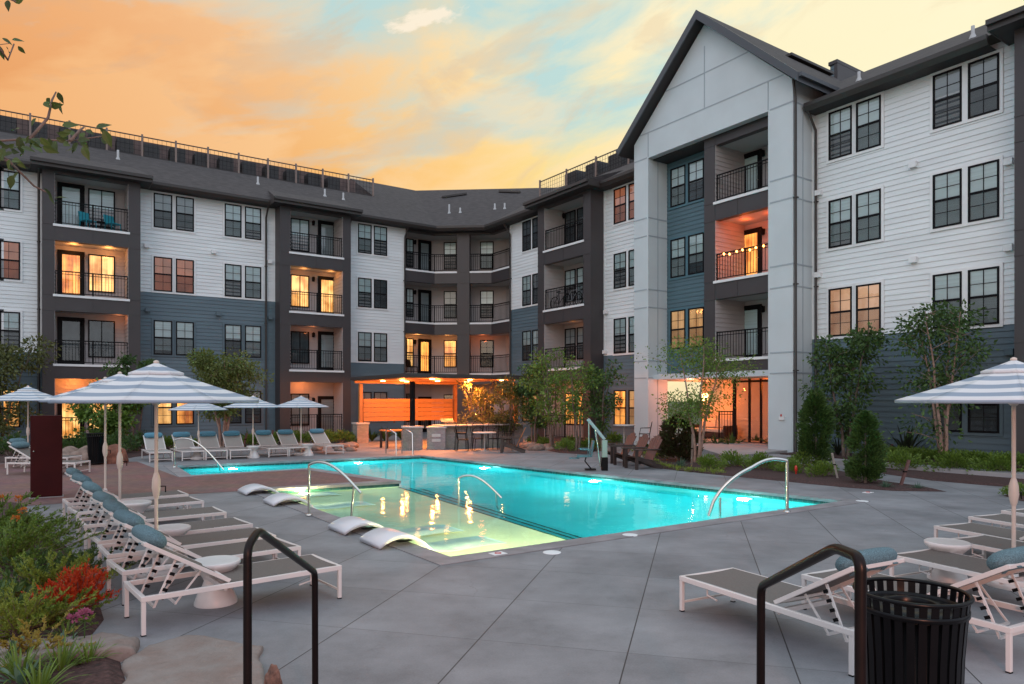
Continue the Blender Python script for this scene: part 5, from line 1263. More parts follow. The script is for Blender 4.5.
# ---- iron bistro furniture
whitet = mat('pale_stone_top', (.55, .52, .50), .5, var=.08)
def ped_table(label, loc, h, rr):
    r = thing('round_table', label, 'table', loc, 0); m = MB(); m.lathe([(rr, h - .035), (rr + .01, h - .02), (rr, h)], 30); m.build('table_top', whitet, r)
    m = MB(); m.lathe([(.25, 0), (.24, .02), (.05, .05), (.035, .10), (.035, h - .04)], 16); m.build('pedestal', mat('table_pedestal', (.30, .28, .27), .5), r); return r
ped_table('round white dining table in front of the bar counter', (*gp(484.5, 451), 0), .74, .46)
ped_table('tall round white table behind the wooden chairs', (4.32, 27.3, 0), 1.05, .42)
def make_iron_chair(label, group, sh=.45):
    r = thing('iron_chair', label, 'iron chair', (0, 0, 0), 0, group)
    m = MB(); m.box(-.21, .21, -.21, .21, sh - .02, sh); m.build('seat', black, r)
    for x, y in ((-.19, -.19), (.19, -.19), (-.19, .19), (.19, .19)): m = MB(); m.bar((x, y, sh - .02), (x * 1.2, y * 1.2, 0), .022, .022); m.build('leg', black, r)
    m = MB(); P = [(-.20, -.21, sh)]
    for i in range(9):
        t = i / 8 * math.pi; P.append((-.24 - .05 * math.sin(t), -.23 * math.cos(t), sh + .22 + .24 * math.sin(t)))
    P.append((-.20, .21, sh)); m.tube(P, .012, 6)
    for k in range(-3, 4): m.bar((-.20, k * .055, sh), (-.27, k * .055, sh + .43 - abs(k) * .03), .009, .009)
    for zz in (.14, .28): m.bar((-.23, -.22, sh + zz), (-.23, .22, sh + zz), .009, .009)
    for s in (-1, 1): m.tube([(-.22, s * .22, sh + .22), (.14, s * .25, sh + .21), (.18, s * .23, sh)], .010, 6)
    m.build('backrest', black, r); return r
ic = make_iron_chair('black iron chair left of the round dining table by the bar', 'black iron chairs around the dining table')
X, Y = gp(484.5, 451); ic.location = (X - .85, Y + .1, 0); ic.rotation_euler = (0, 0, 0)
dup(ic, (X + .85, Y + .25), R_(180), 'black iron chair right of the round dining table by the bar'); dup(ic, (X - .25, Y + .85), R_(-75), 'black iron chair behind the round dining table, left one'); dup(ic, (X + .4, Y + .85), R_(-115), 'black iron chair behind the round dining table, right one')
ic2 = make_iron_chair('tall black iron chair with rounded wire back by the tall white table', 'tall iron chairs', .72); ic2.location = (5.05, 27.0, 0); ic2.rotation_euler = (0, 0, R_(170)); del ic2['group']
for k in range(4):
    c = dup(ic2, tuple(Vector(gp(452, 450.5)) + e1d * (.75 * k + .2) + e2d * -.35), R_(100), 'black iron bar stool, %s from the left along the bar counter' % ORD[k]); c['group'] = 'bar stools at the counter'; c['category'] = 'bar stool'
# ---- pergola, piers, screen, bar
brickw = brick_mat('pale_brick', (.42, .38, .36), (.34, .31, .30), (.25, .23, .22), 5.0, rot=0)
def wallbrick(name, c1, c2, mo, sc):
    m = brick_mat(name, c1, c2, mo, sc, rot=0); nt = m.node_tree
    mp = [n for n in nt.nodes if n.type == 'MAPPING'][0]; tc = [n for n in nt.nodes if n.type == 'TEX_COORD'][0]
    sp_ = nt.nodes.new('ShaderNodeSeparateXYZ'); cb = nt.nodes.new('ShaderNodeCombineXYZ'); ad_ = nt.nodes.new('ShaderNodeMath'); nt.links.new(tc.outputs['Object'], sp_.inputs[0])
    nt.links.new(sp_.outputs[0], ad_.inputs[0]); nt.links.new(sp_.outputs[1], ad_.inputs[1]); nt.links.new(ad_.outputs[0], cb.inputs[0]); nt.links.new(sp_.outputs[2], cb.inputs[1]); nt.links.new(cb.outputs[0], mp.inputs[0]); return m
pierm = wallbrick('pale_brick_wall', (.44, .40, .38), (.34, .31, .30), (.24, .22, .21), 4.0)
ceilwood = mat('cedar_boards', (.36, .17, .07), .5, var=.25, vscale=4, stretch=(1, 12, 1))
Nn = Vector((-4.0, 28.4)); PZ = 2.92; LA, LB_ = 5.6, 6.0
pr = thing('pergola', 'flat roofed pergola with glowing cedar ceiling on brick piers', 'pergola', (*Nn, 0), ANG)
m = MB(); m.box(-.25, LA, -.25, LB_, PZ, PZ + .15); m.build('roof', mat('dark_fascia', (.05, .042, .04), .5), pr)
m = MB(); m.box(-.15, LA - .1, -.15, LB_ - .1, PZ - .03, PZ - .004)
m.build('ceiling', ceilwood, pr)
m = MB(); m.box(-.20, LA - .05, LB_ - .5, LB_ - .4, PZ - .14, PZ - .032); m.build('beam', mat('cedar_beam', (.42, .19, .07), .5), pr)
posts = [(.12, .22, black), (.12, 5.6, ceilwood), (5.2, 5.6, ceilwood), (5.2, .22, ceilwood)]
for x, y, mt in posts: m = MB(); m.box(x - .08, x + .08, y - .08, y + .08, .95 if x < 1 else 0, PZ - .17); m.build('post', mt, pr)
for i, (x, y) in enumerate([(1.2, .55), (3.0, .50), (4.7, .55), (1.2, 3.4), (3.0, 3.4), (4.7, 3.6), (2.2, 5.0), (.8, 4.6)]):
    m = MB(); m.lathe([(.11, PZ - .06), (.11, PZ - .032)], 12, (x, y, 0)); m.build('downlight', mat('downlight_lens', (1, .8, .5), .4, emit=(1, .60, .25), es=14), pr)
    light('pergola_lamp', (x, y, PZ - .30), 110 if y < 4 else 40, (1, .27, .05), .07, pr); light('pergola_spot', (x, y, PZ - .10), 800 if y < 2 else 220 if y < 4 else 70, (1, .27, .05), .06, pr, 'SPOT', 140, (0, 0, -1))
def pier(label, u, w, h):
    x, y = Nn + e1d * u[0] + e2d * u[1]; r = thing('brick_pier', label, 'brick pier', (x, y, 0), ANG); m = MB(); m.box(-w, w, -w, w, 0, h - .08); m.build('brickwork', pierm, r); m = MB(); m.box(-w - .04, w + .04, -w - .04, w + .04, h - .08, h); m.build('cap', whitet, r, bevel=.01)
pier('pale brick pier carrying the black post nearest the pool', (.12, .22), .30, .95); pier('pale brick pier carrying the left orange lit pergola post', (.12, 5.6), .28, .95)
x, y = Nn + e1d * .25 + e2d * 5.6
r = thing('board_screen', 'horizontal orange lit cedar board screen under the pergola', 'screen', (x, y, 0), ANG)
m = MB()
for k in range(5): m.box(0, 4.8, -.02, .02, 1.0 + k * .215, 1.0 + k * .215 + .198)
m.build('boards', mat('cedar_screen', (.40, .20, .085), .5, var=.18, vscale=3, stretch=(1, 1, 8)), r)
for q in (0.03, 1.6, 3.2, 4.77): m = MB(); m.box(q - .03, q + .03, .021, .07, .9, 2.08); m.build('batten', dkw, r)
bb0 = Vector(gp(427, 449.2))
r = thing('grill_island', 'brick grill island left of the bar counter', 'grill island', (*bb0, 0), R_(0)); m = MB(); m.box(0, .75, 0, 1.1, 0, .86); m.build('brickwork', pierm, r); m = MB(); m.box(-.04, .79, -.04, 1.14, .86, .91); m.build('counter', whitet, r); m = MB(); m.box(.2, .55, -.02, -.001, .30, .42); m.box(.2, .55, -.02, -.001, .50, .62); m.build('drawer', galv, r)
bc = Vector(gp(446, 449.2))
r = thing('bar_counter', 'long brick bar counter with stone top under the pergola', 'bar counter', (*bc, 0), R_(34)); m = MB(); m.box(0, 4.0, .25, .95, 0, .92); m.build('brickwork', pierm, r); m = MB(); m.box(-.1, 4.1, .0, 1.05, .92, .97); m.build('counter', whitet, r, bevel=.01)
r = thing('gas_grill', 'stainless gas grill with raised lid on the bar counter', 'grill', (bc.x - .05, bc.y + .55, .97), R_(34)); m = MB(); m.box(0, .62, 0, .45, 0, .10); m.build('firebox', steel, r); m = MB(); m.bar((0.02, .5, .13), (.68, .5, .13), .03, .03); m.bar((.31, .42, .10), (.31, .52, .24), .60, .03, up=(0, 1, 0)); m.build('lid', steel, r)
r = thing('gas_grill', 'stainless grill with sloping open lid, right one on the bar counter', 'grill', (bc.x + .85, bc.y + 1.2, .97), R_(34)); m = MB(); m.box(0, .7, 0, .45, 0, .10); m.build('firebox', steel, r); m = MB(); m.bar((.05, .2, .10), (.55, .2, .30), .30, .03, up=(0, 1, 0)); m.build('lid', steel, r)
r = thing('serving_table', 'low wooden serving table left of the brick pier', 'table', (*gp(399, 447.5), 0), ANG); m = MB(); m.box(-.75, .75, -.35, .35, .70, .75); m.build('table_top', orw, r)
for x, y in ((-.68, -.3), (.68, -.3), (-.68, .3), (.68, .3)): m = MB(); m.box(x - .04, x + .04, y - .04, y + .04, 0, .70); m.build('leg', dkw, r)
# ---- patio sofa in the lit entrance
sx, sv = 25.6, V_(712, 25.6)
r = thing('patio_sofa', 'pale cushioned sofa inside the glowing covered entrance', 'sofa', (*b2w(sx, sv), .27), ANG)
cush = mat('cream_cushion', (.55, .50, .44), .85, var=.08)
m = MB(); m.box(-.40, .45, -.95, .95, .06, .30); m.build('frame', dkw, r, bevel=.01)
for y in (-.46, .46): m = MB(); m.box(-.42, .25, y - .44, y + .44, .301, .45); m.build('seat_cushion', cush, r, bevel=.04); m = MB(); m.bar((.30, y, .46), (.40, y, .86), .86, .16, up=(1, 0, 0)); m.build('back_cushion', cush, r, bevel=.04)
for y in (-1.0, 1.0): m = MB(); m.box(-.42, .45, y - .05, y + .05, 0, .60); m.build('armrest', dkw, r, bevel=.01)
# ---- things on balconies
def bpos(ang_org, x, y): c, s = math.cos(ang_org[1]), math.sin(ang_org[1]); return b2w(ang_org[0][0] + c * x - s * y, ang_org[0][1] + s * x + c * y)
def balc_chair(loc, z, label, m1):
    r = thing('patio_chair', label, 'chair', (*loc, z), ANG + R_(-60), 'chairs on balconies'); m = MB(); m.box(-.25, .25, -.25, .25, .38, .43); m.build('seat', m1, r, bevel=.02); m = MB(); m.bar((-.24, 0, .43), (-.34, 0, .86), .5, .04, up=(1, 0, 0)); m.build('backrest', m1, r, bevel=.02)
    for x, y in ((-.22, -.22), (.22, -.22), (-.22, .22), (.22, .22)): m = MB(); m.bar((x, y, .38), (x * 1.1, y * 1.1, 0), .03, .03); m.build('leg', m1, r)
tq = mat('turquoise_plastic', (.02, .32, .42), .4)
oB1 = ((.62, VF), 0.0)
balc_chair(bpos(oB1, 1.75, .55), FL[3], 'turquoise chair on the top left balcony, left of the small table', tq); balc_chair(bpos(oB1, 2.75, .55), FL[3], 'turquoise chair on the top left balcony, right of the small table', tq)
r = thing('small_table', 'small dark table between the turquoise balcony chairs', 'table', (*bpos(oB1, 2.25, .6), FL[3])); m = MB(); m.lathe([(.2, .42), (.2, .45)], 14); m.build('table_top', blk, r); m = MB(); m.lathe([(.15, 0), (.02, .03), (.02, .42)], 10); m.build('pedestal', blk, r)
cc = balc_chair(b2w(19.3, VL + .7), FL[1], 'dark chair on the lit corner balcony below', blk)
def bicycle(loc, z, rz, label):
    r = thing('bicycle', label, 'bicycle', (*loc, z), rz, 'bicycles on the balcony')
    for x in (0, 1.0):
        m = MB(); P = [(x + .33 * math.cos(2 * math.pi * k / 24), 0, .34 + .33 * math.sin(2 * math.pi * k / 24)) for k in range(25)]; m.tube(P, .018, 6, cap=False)
        for k in range(6): a = math.pi * k / 6; m.bar((x - .32 * math.cos(a), 0, .34 - .32 * math.sin(a)), (x + .32 * math.cos(a), 0, .34 + .32 * math.sin(a)), .005, .005)
        m.build('wheel', blk, r)
    m = MB()
    for p, q in (((0, .34), (.32, .82)), ((0, .34), (.42, .32)), ((.42, .32), (.30, .86)), ((.42, .32), (.86, .72)), ((.32, .80), (.84, .80)), ((1.0, .34), (.82, .95))): m.tube([(p[0], 0, p[1]), (q[0], 0, q[1])], .016, 6)
    m.build('frame', mat('bike_paint_' + label[:4], (.25, .27, .3) if 'pale' in label else (.03, .03, .04), .3), r)
    m = MB(); m.tube([(.80, -.25, .98), (.82, 0, .96), (.80, .25, .98)], .013, 6); m.build('handlebar', blk, r); m = MB(); m.box(.20, .42, -.06, .06, .87, .92); m.build('saddle', blk, r)
oR = ((BU, 30.0), R_(-90))
bicycle(bpos(oR, 1.0, .35), FL[2], ANG - R_(90), 'dark bicycle on the second highest balcony beside the corner'); bicycle(bpos(oR, 2.1, .30), FL[2], ANG - R_(95), 'pale bicycle parked on the second highest balcony left of the brown column')
bicycle(bpos(oR, 2.4, .75), FL[2], ANG - R_(85), 'black bicycle behind the pale one on the same balcony')
# string lights on the gable balcony
oG = ((22.3, cv1), R_(-90)); r = thing('string_lights', 'string of glowing orange bulbs along the red lit balcony rail', 'string lights', (*bpos(oG, .8, .06), FL[2]), ANG - R_(90))
m = MB(); pts = []; Lg = cv0 - GI2
for i in range(41): t = i / 40; pts.append((Lg * t, 0, 1.08 - .10 * abs(math.sin(t * math.pi * 3)))); 
m.tube(pts, .008, 5); m.build('wire', blk, r)
bul = mat('bulb_glow', (1, .6, .3), .4, emit=(1, .33, .06), es=14)
for k in range(9): i = 2 + int(k * 4.5); p = pts[i]; m = MB(); m.smooth = True; m.lathe([(.01, -.08), (.035, -.05), (.04, -.02), (.015, .01)], 8, p); m.build('bulb', bul, r)
light('string_lamp', (Lg * .5, .5, 1.0), 16, (1, .13, .025), .3, r)
light('string_lamp', (Lg * .25, .35, 1.0), 14, (1, .18, .05), .2, r)
# ================================================================ PLANTS AND ROCKS
G1 = leafmat('leaf_fresh', (.07, .13, .016), (.17, .27, .04)); G2 = leafmat('leaf_deep', (.030, .07, .018), (.080, .15, .032))
G3 = leafmat('leaf_conifer', (.022, .060, .018), (.055, .12, .035)); G4 = leafmat('leaf_lime', (.13, .19, .02), (.26, .33, .05)); G5 = leafmat('leaf_olive', (.06, .075, .02), (.14, .15, .04))
G6 = leafmat('leaf_red_green', (.06, .025, .018), (.06, .09, .03)); OR_ = leafmat('leaf_orange_red', (.36, .022, .006), (.58, .075, .012)); GY = leafmat('leaf_blue_green', (.06, .13, .09), (.12, .20, .13))
OB_ = leafmat('petal_orange', (.42, .10, .015), (.60, .22, .03)); PK = leafmat('petal_pink', (.28, .06, .13), (.40, .13, .22)); GD = leafmat('leaf_golden', (.28, .22, .03), (.40, .34, .08))
barkm = mat('grey_brown_bark', (.14, .10, .085), .85, var=.35, vscale=12, bump=.5, bscale=30); barkr = mat('pinkish_bark', (.30, .19, .15), .8, var=.3, vscale=10)
def leaf(m, p, d, size, w=.45, rnd=None):
    """one folded leaf at p pointing along d"""
    d = d.normalized(); a = Vector((rnd.uniform(-1, 1), rnd.uniform(-1, 1), rnd.uniform(-1, 1))); x = d.cross(a)
    if x.length < .01: x = Vector((1, 0, 0))
    x.normalize(); n = x.cross(d) * (size * .10)
    L = size; W = size * w
    m.add([p, p + d * L * .45 + x * W * .5 + n, p + d * L, p + d * L * .45 - x * W * .5 + n], [(0, 1, 2), (0, 2, 3)])
def in_blob(rnd):
    while True:
        v = Vector((rnd.uniform(-1, 1), rnd.uniform(-1, 1), rnd.uniform(-1, 1)))
        if v.length < 1: return v
def tree(label, loc, h, cw, z0, lm, bm=None, stems=3, nl=3000, ls=.11, seed=1, dens=.75, name='tree', cat='tree', tr=.05, spread=.35, group=None, branches=16, droop=0.0):
    rnd = random.Random(seed); r = thing(name, label, cat, (*loc, 0), 0, group); mt = MB(); tips = []
    bm = bm or barkm
    for s in range(stems):
        a = 2 * math.pi * (s + rnd.random() * .5) / stems; lean = spread * (0 if stems == 1 else 1) * rnd.uniform(.6, 1.2)
        base = Vector((math.cos(a) * .07 * (stems > 1), math.sin(a) * .07 * (stems > 1), 0)); pts = []; n = 9; hh = h * rnd.uniform(.82, .97)
        for i in range(n):
            t = i / (n - 1); pts.append(base + Vector((math.cos(a) * lean * cw * t ** 1.3 + rnd.uniform(-.04, .04) * h * .25 * (i > 0), math.sin(a) * lean * cw * t ** 1.3 + rnd.uniform(-.04, .04) * h * .25 * (i > 0), hh * t)))
        mt.tube(pts, [tr * (1 - .85 * i / (n - 1)) + .004 for i in range(n)], 7)
        for b in range(branches // stems + 1):
            t = rnd.uniform(z0 / h, .98); k = min(n - 2, int(t * (n - 1))); f = t * (n - 1) - k; p = pts[k].lerp(pts[k + 1], f)
            ba = rnd.uniform(0, 2 * math.pi); tt = (t - z0 / h) / (1 - z0 / h); reach = cw * .5 * math.sin(math.pi * min(.97, max(.12, tt * .75 + .18))) * rnd.uniform(.55, 1.15)
            q = p + Vector((math.cos(ba) * reach, math.sin(ba) * reach, reach * rnd.uniform(.25, .8) - droop)); mid = p.lerp(q, .5) + Vector((0, 0, .06 * reach))
            if q.z > h: q.z = h
            mt.tube([p, mid, q], [tr * .28 * (1 - t * .5), tr * .18, .004], 5)
            for c in range(3): tips.append((p.lerp(q, rnd.uniform(.35, 1.0)), reach))
            for c in range(2):
                u = p.lerp(q, rnd.uniform(.4, .9)); w = u + Vector((rnd.uniform(-1, 1), rnd.uniform(-1, 1), rnd.uniform(-.3, .8))) * reach * .5; mt.tube([u, w], [tr * .1, .003], 4); tips.append((w, reach)); tips.append((u.lerp(w, .5), reach))
        tips.append((pts[-1], cw * .2))
    mt.build('trunk', bm, r)
    mc = MB(); per = max(6, int(nl * 2.3) // len(tips))
    for p, reach in tips:
        cr = max(.14, min(.46, cw * .15)) * rnd.uniform(.6, 1.35); k = int(per * rnd.uniform(.35, 1.7))
        for _ in range(k):
            v = in_blob(rnd); leaf(mc, p + Vector((v.x * cr * 1.2, v.y * cr * 1.2, v.z * cr * .85)), (v + Vector((0, 0, -.35 + rnd.uniform(-.4, .5)))), ls * rnd.uniform(.6, 1.3), .55, rnd)
    mc.build('crown', lm, r); return r
def conifer(label, loc, h, w, lm, n=3200, seed=3, name='conifer', cat='conifer', ls=.07):
    rnd = random.Random(seed); r = thing(name, label, cat, (*loc, 0)); m = MB(); m.tube([(0, 0, 0), (0, 0, h * .9)], [.035, .006], 7); m.build('trunk', barkm, r); m = MB()
    lumps = [(rnd.uniform(0, 2 * math.pi), rnd.uniform(.1, .95), rnd.uniform(.68, 1.2)) for _ in range(110)]
    for _ in range(int(n * 2.6)):
        a, t, k = rnd.choice(lumps); a += rnd.gauss(0, .22); t = min(1, max(0.03, t + rnd.gauss(0, .035)))
        R0 = w / 2 * (min(1, t * 5 + .45)) * (.75 + .25 * min(1, t * 3)) * (1 - t ** 3.4) ** .75 * k; rr = R0 * rnd.uniform(.08, 1.0) ** .5
        p = Vector((math.cos(a) * rr, math.sin(a) * rr, h * t)); d = Vector((math.cos(a), math.sin(a), rnd.uniform(.1, 1.1)))
        leaf(m, p, d, ls * 1.25 * rnd.uniform(.7, 1.5), .45, rnd)
    m.build('foliage', lm, r); return r
def shrub_proto(name, label, cat, w, h, lm, n=650, ls=.09, seed=5, wid=.5, upright=.5):
    rnd = random.Random(seed); r = thing(name, label, cat, (0, 0, 0)); m = MB(); k = MB(); lumps = []
    for _ in range(16):
        a = rnd.uniform(0, 2 * math.pi); q = rnd.uniform(0, 1) ** .5; lumps.append(Vector((math.cos(a) * q * w * .42, math.sin(a) * q * w * .42, h * rnd.uniform(.35, .85) * (1 - .45 * q * q))))
        k.tube([(0, 0, 0), lumps[-1]], [.012, .004], 4)
    k.build('stems', barkm, r)
    for _ in range(n):
        c = rnd.choice(lumps); v = in_blob(rnd); p = c + Vector((v.x * w * .2, v.y * w * .2, v.z * h * .26)); p.z = max(.02, p.z)
        leaf(m, p, Vector((p.x + v.x * .1, p.y + v.y * .1, upright * h + v.z * .2)), ls * rnd.uniform(.6, 1.4), wid, rnd)
    m.build('foliage', lm, r); return r
def spiky_proto(name, label, cat, h, n, lm, wid=.05, seed=9, spread=.8, curl=.6):
    rnd = random.Random(seed); r = thing(name, label, cat, (0, 0, 0)); m = MB()
    for _ in range(n):
        a = rnd.uniform(0, 2 * math.pi); L = h * rnd.uniform(.7, 1.25); sp_ = rnd.uniform(.15, spread); d = Vector((math.cos(a), math.sin(a), 0)); x = Vector((-d.y, d.x, 0)); P = []; q = 6
        for i in range(q + 1):
            t = i / q; p = d * (L * sp_ * t + .02) + Vector((0, 0, L * (t - curl * sp_ * t * t))); w = wid * (math.sin(math.pi * min(1, t * .85 + .12)) ** .8) * .5 + .001; P += [p - x * w, p + Vector((0, 0, -w * .4)), p + x * w]
        m.add(P, [(i * 3 + j, i * 3 + j + 1, i * 3 + 4 + j, i * 3 + 3 + j) for i in range(q) for j in range(2)])
    m.build('leaves', lm, r); return r
# ---- trees (px, base py)
tree('leafy tree at the far left edge in front of the white wall', gp(-2, 449), 4.3, 3.2, .8, G5, stems=3, nl=2600, ls=.15, seed=11)
tree('small bushy tree showing green between the left umbrella poles', gp(112, 452), 2.7, 1.9, .2, G1, stems=3, nl=2200, ls=.16, seed=12)
tree('slim dark tree whose top shows above the near left umbrella', gp(136, 448), 3.95, 1.5, 1.2, G2, stems=2, nl=1400, ls=.14, seed=13)
tree('rounded multi stemmed tree behind the back row of loungers', gp(223, 451), 3.85, 2.3, 1.5, leafmat('leaf_yellow_green', (.08, .11, .02), (.17, .20, .05)), barkr, stems=5, nl=4600, ls=.12, seed=14, branches=34, spread=.26)
tree('multi stemmed tree with dense crown right of the pergola', gp(553, 450), 4.15, 1.7, 1.1, G1, stems=3, nl=1000, ls=.13, seed=15, branches=26)
tree('multi stemmed tree between two others left of the gable', gp(577, 452), 3.85, 1.4, 1.2, G1, stems=2, nl=750, ls=.12, seed=16, branches=24)
tree('darker tree nearest the left gable pillar', gp(600, 451), 3.6, 1.3, .8, G2, stems=3, nl=950, ls=.13, seed=17, branches=24)
tree('slender tree rising behind the pergola end post', gp(534, 447), 3.7, 1.3, .9, G2, stems=3, nl=1400, ls=.13, seed=27, branches=16)
tree('young two stemmed tree in front of the glowing gable entrance', gp(697, 464), 3.9, 2.5, 1.35, G1, barkr, stems=3, nl=2300, ls=.085, seed=18, spread=.30, branches=26)
t_ = tree('open branched tree against the blue wall right of the gable', b2w(21.6, V_(846, 21.6)), 4.4, 1.9, .6, G2, stems=3, nl=2100, ls=.135, seed=19, branches=40); t_.location.z = .2
t_ = tree('open branched tree with pinkish stems before the ground floor windows at right', b2w(21.5, V_(943, 21.5)), 4.5, 2.6, .45, G2, barkr, stems=4, nl=1800, ls=.125, seed=20, branches=46, spread=.24); t_.location.z = .2
tree('golden lit airy shrub tree inside the pergola, left one', gp(478, 446), 2.9, 1.5, .7, G5, stems=5, nl=1000, ls=.12, seed=21)
tree('golden lit airy shrub tree inside the pergola, right one', gp(508, 446), 3.1, 1.6, .7, G5, stems=5, nl=1100, ls=.12, seed=22)
conifer('dark loose conifer with a guard stake in the bed beyond the pool corner', gp(816, 469), 2.3, .95, G2, seed=31)
conifer('dense upright conifer in the mulch bed right of the pool', gp(865.5, 485), 1.72, .80, G2, n=4200, seed=32, ls=.055)
conifer('dark red and green bush beside the entrance platform', gp(678, 462), 1.5, 1.3, G6, n=2600, seed=33, name='bush', cat='bush', ls=.09)
# ---- shrubs
p1 = shrub_proto('shrub', 'leafy shrub at the left end of the far left bed', 'shrub', 1.0, .75, G2, seed=41); p1.location = (*gp(66, 455), 0); p1['group'] = 'leafy shrubs'
def at(proto, px, py, label, sc=1.0, rz=0): return dup(proto, gp(px, py), rz, label, sc)
ls_ = [(78, 457, 1.1), (92, 455, 1.2), (10, 457, 1.2), (-18, 457, 1.3), (124, 455, 1.25), (145, 452, 1.1), (108, 458, 1.0)]
for i, (px, py, s) in enumerate(ls_): at(p1, px, py, 'leafy shrub, %s from the front in the planting behind the far left boulders' % ORD[i], s, i)
p2 = shrub_proto('shrub', 'bright green low shrub at the left end of the row behind the loungers', 'shrub', .95, .6, G1, seed=42); p2.location = (*gp(166, 450), 0); p2['group'] = 'bright green shrubs'
for i, (px, py, s) in enumerate([(188, 449, .9), (248, 447, 1), (264, 446.5, 1.1), (280, 445.5, 1.1), (297, 445, 1.15), (312, 444.5, 1.1), (327, 444, 1.15), (342, 443.5, 1.1), (351, 443, .9), (535, 446, .9), (543, 448, .8), (566, 452, .9), (572, 450, 1.0), (590, 451, .9), (612, 446, 1.1)]):
    at(p2, px, py, 'bright green shrub, %s from the left in the beds along the building' % ORD[i], s, i * 1.3)
hd = shrub_proto('hedge_shrub', 'low hedge shrub at the left end of the hedge by the right wall', 'hedge shrub', 1.15, .52, G1, n=800, seed=43); hd.location = (*b2w(21.5, V_(886, 21.5)), .2); hd.scale = (.75,) * 3; hd['group'] = 'low hedge along the right wall'
for i in range(11): dup(hd, (*b2w(21.5, V_(898 + 13.5 * i, 21.5)), .2), i * 1.7, 'low hedge shrub, %s from the left along the right wall' % ORD[i + 1], .75)
p3 = shrub_proto('shrub', 'spreading dark shrub in the mulch right of the dense conifer', 'shrub', 1.05, .60, G1, n=1100, ls=.075, seed=44); p3.location = (*gp(905, 471), 0); p3['group'] = 'spreading shrubs in the mulch beds'
for px, py, s, l in [(951, 474, 1.0, 'spreading dark shrub in the mulch below the pinkish stemmed tree'), (995, 477, 1.0, 'spreading dark shrub in the mulch behind the right umbrella pole'), (803, 469, .9, 'spreading shrub left of the loose conifer in the bed'), (820, 478, .75, 'low yellowish shrub at the foot of the loose conifer'),
        (762, 471, .9, 'spreading shrub behind the arched rail at the right pool edge'), (735, 468, .85, 'spreading shrub in front of the entrance platform corner'), (711, 471, .8, 'spreading shrub below the young entrance tree'), (1016, 497, .5, 'small grassy shrub by the right umbrella pole'), (790, 474, .7, 'low shrub beside the small red marker')]: at(p3, px, py, l, s, px)
lf = spiky_proto('leafy_plant', 'broad leaved arching plant left of the right gable pillar base', 'plant', .75, 34, G2, wid=.11, seed=51); lf.location = (*gp(776, 452), 0); lf['group'] = 'broad leaved arching plants'
for px, py, s, l in [(797, 453, .9, 'broad leaved arching plant right of the right gable pillar base'), (757, 447, .7, 'broad leaved plant on the edge of the entrance platform'), (732, 450, .9, 'broad leaved plant in front of the porch railing'), (717, 449, .8, 'broad leaved plant behind the young entrance tree'),
                     (700, 449, .8, 'broad leaved plant under the porch lantern'), (385, 441, .9, 'broad leaved plant behind the pool ladder'), (402, 440, .9, 'broad leaved plant under the board screen'), (372, 441, .8, 'broad leaved plant right of the left brick pier'), (648, 452, .8, 'broad leaved plant behind the wooden chairs'), (250, 445, 1.0, 'broad leaved plant behind the back row umbrella')]: at(lf, px, py, l, s, px)
cd_ = spiky_proto('spiky_plant', 'large dark spiky plant against the blue wall at right', 'plant', 1.1, 40, leafmat('leaf_purple_green', (.018, .022, .018), (.04, .055, .03)), wid=.07, seed=52, spread=.9); cd_.location = (*b2w(22.0, V_(907, 22.0)), .2)
dup(cd_, (*b2w(22.0, V_(838, 22.0)), .2), 1, 'small dark spiky plant below the open branched tree', .6)
gr_ = spiky_proto('grass_tuft', 'blue green grass tuft below the young entrance tree', 'ornamental grass', .32, 90, GY, wid=.012, seed=53, spread=1.1, curl=.7); gr_.location = (*gp(681, 468), 0)
at(gr_, 886, 489, 'thin grass tuft at the base of the leaning wooden stake', .7, 1); at(gr_, 917, 490, 'thin grass tuft at the tip of the mulch bed', .6, 2)
gc = shrub_proto('ground_cover', 'yellow green ground cover clump nearest the wooden chairs', 'ground cover', .34, .16, G4, n=110, ls=.05, seed=54); gc.location = (*gp(653, 463), 0); gc['group'] = 'yellow green clumps along the bed edge'
for i, (px, py) in enumerate([(659, 467), (667, 468.5), (674, 469.5), (683, 471), (691, 472), (700, 472.5), (708, 473.5), (719, 474.5), (646, 458), (640, 452), (660, 459)]): at(gc, px, py, 'yellow green ground cover clump, %s along the bed edge' % ORD[i], 1.0 if i < 8 else 1.8, i)
# stakes, guards, marker
def stake(label, p, q, w, m_, name='stake'):
    X, Y = gp(*p); h = (p[1] - q[1]) * Y / F_; dx = (q[0] - p[0]) * Y / F_; r = thing(name, label, 'stake', (X, Y, 0)); m = MB(); m.bar((0, 0, -.02), (dx, 0, h), w, w); m.build('shaft', m_, r); m = MB(); m.lathe([(w * .9, h * .55), (w * .9, h * .55 + .03)], 8, (dx * .55, 0, 0)); m.build('tie', blk, r)
stake('leaning red brown wooden stake in the mulch right of the dense conifer', (900, 487), (909, 460), .055, rbw)
stake('pale leaning guard stake at the foot of the loose conifer', (838, 480), (832, 453), .04, mat('pale_stake_wood', (.32, .29, .27), .7))
stake('wooden stake beside the young entrance tree', (691.5, 467), (692.5, 434), .05, mat('grey_stake_wood', (.16, .12, .10), .8))
stake('short wooden stake among the shrubs at the right wall', (892, 466), (892, 444), .05, rbw)
stake('red brown stake behind the back row left of its right umbrella', (270, 447), (273, 430), .06, rbw)
stake('leaning stake behind the middle lounger of the back row', (243, 448), (247, 433), .06, rbw)
stake('wooden stake in the far left planting', (6, 455), (10, 434), .07, rbw); stake('short pale stake in the far left planting', (17, 455), (19, 431), .06, barkr)
r = thing('marker_post', 'small red marker light standing in the mulch by the pool corner', 'marker', (*gp(796, 476), 0)); m = MB(); m.lathe([(.02, 0), (.02, .12), (.045, .14), (.03, .26), (.01, .28)], 10); m.build('marker', MATS['red_paint'], r)
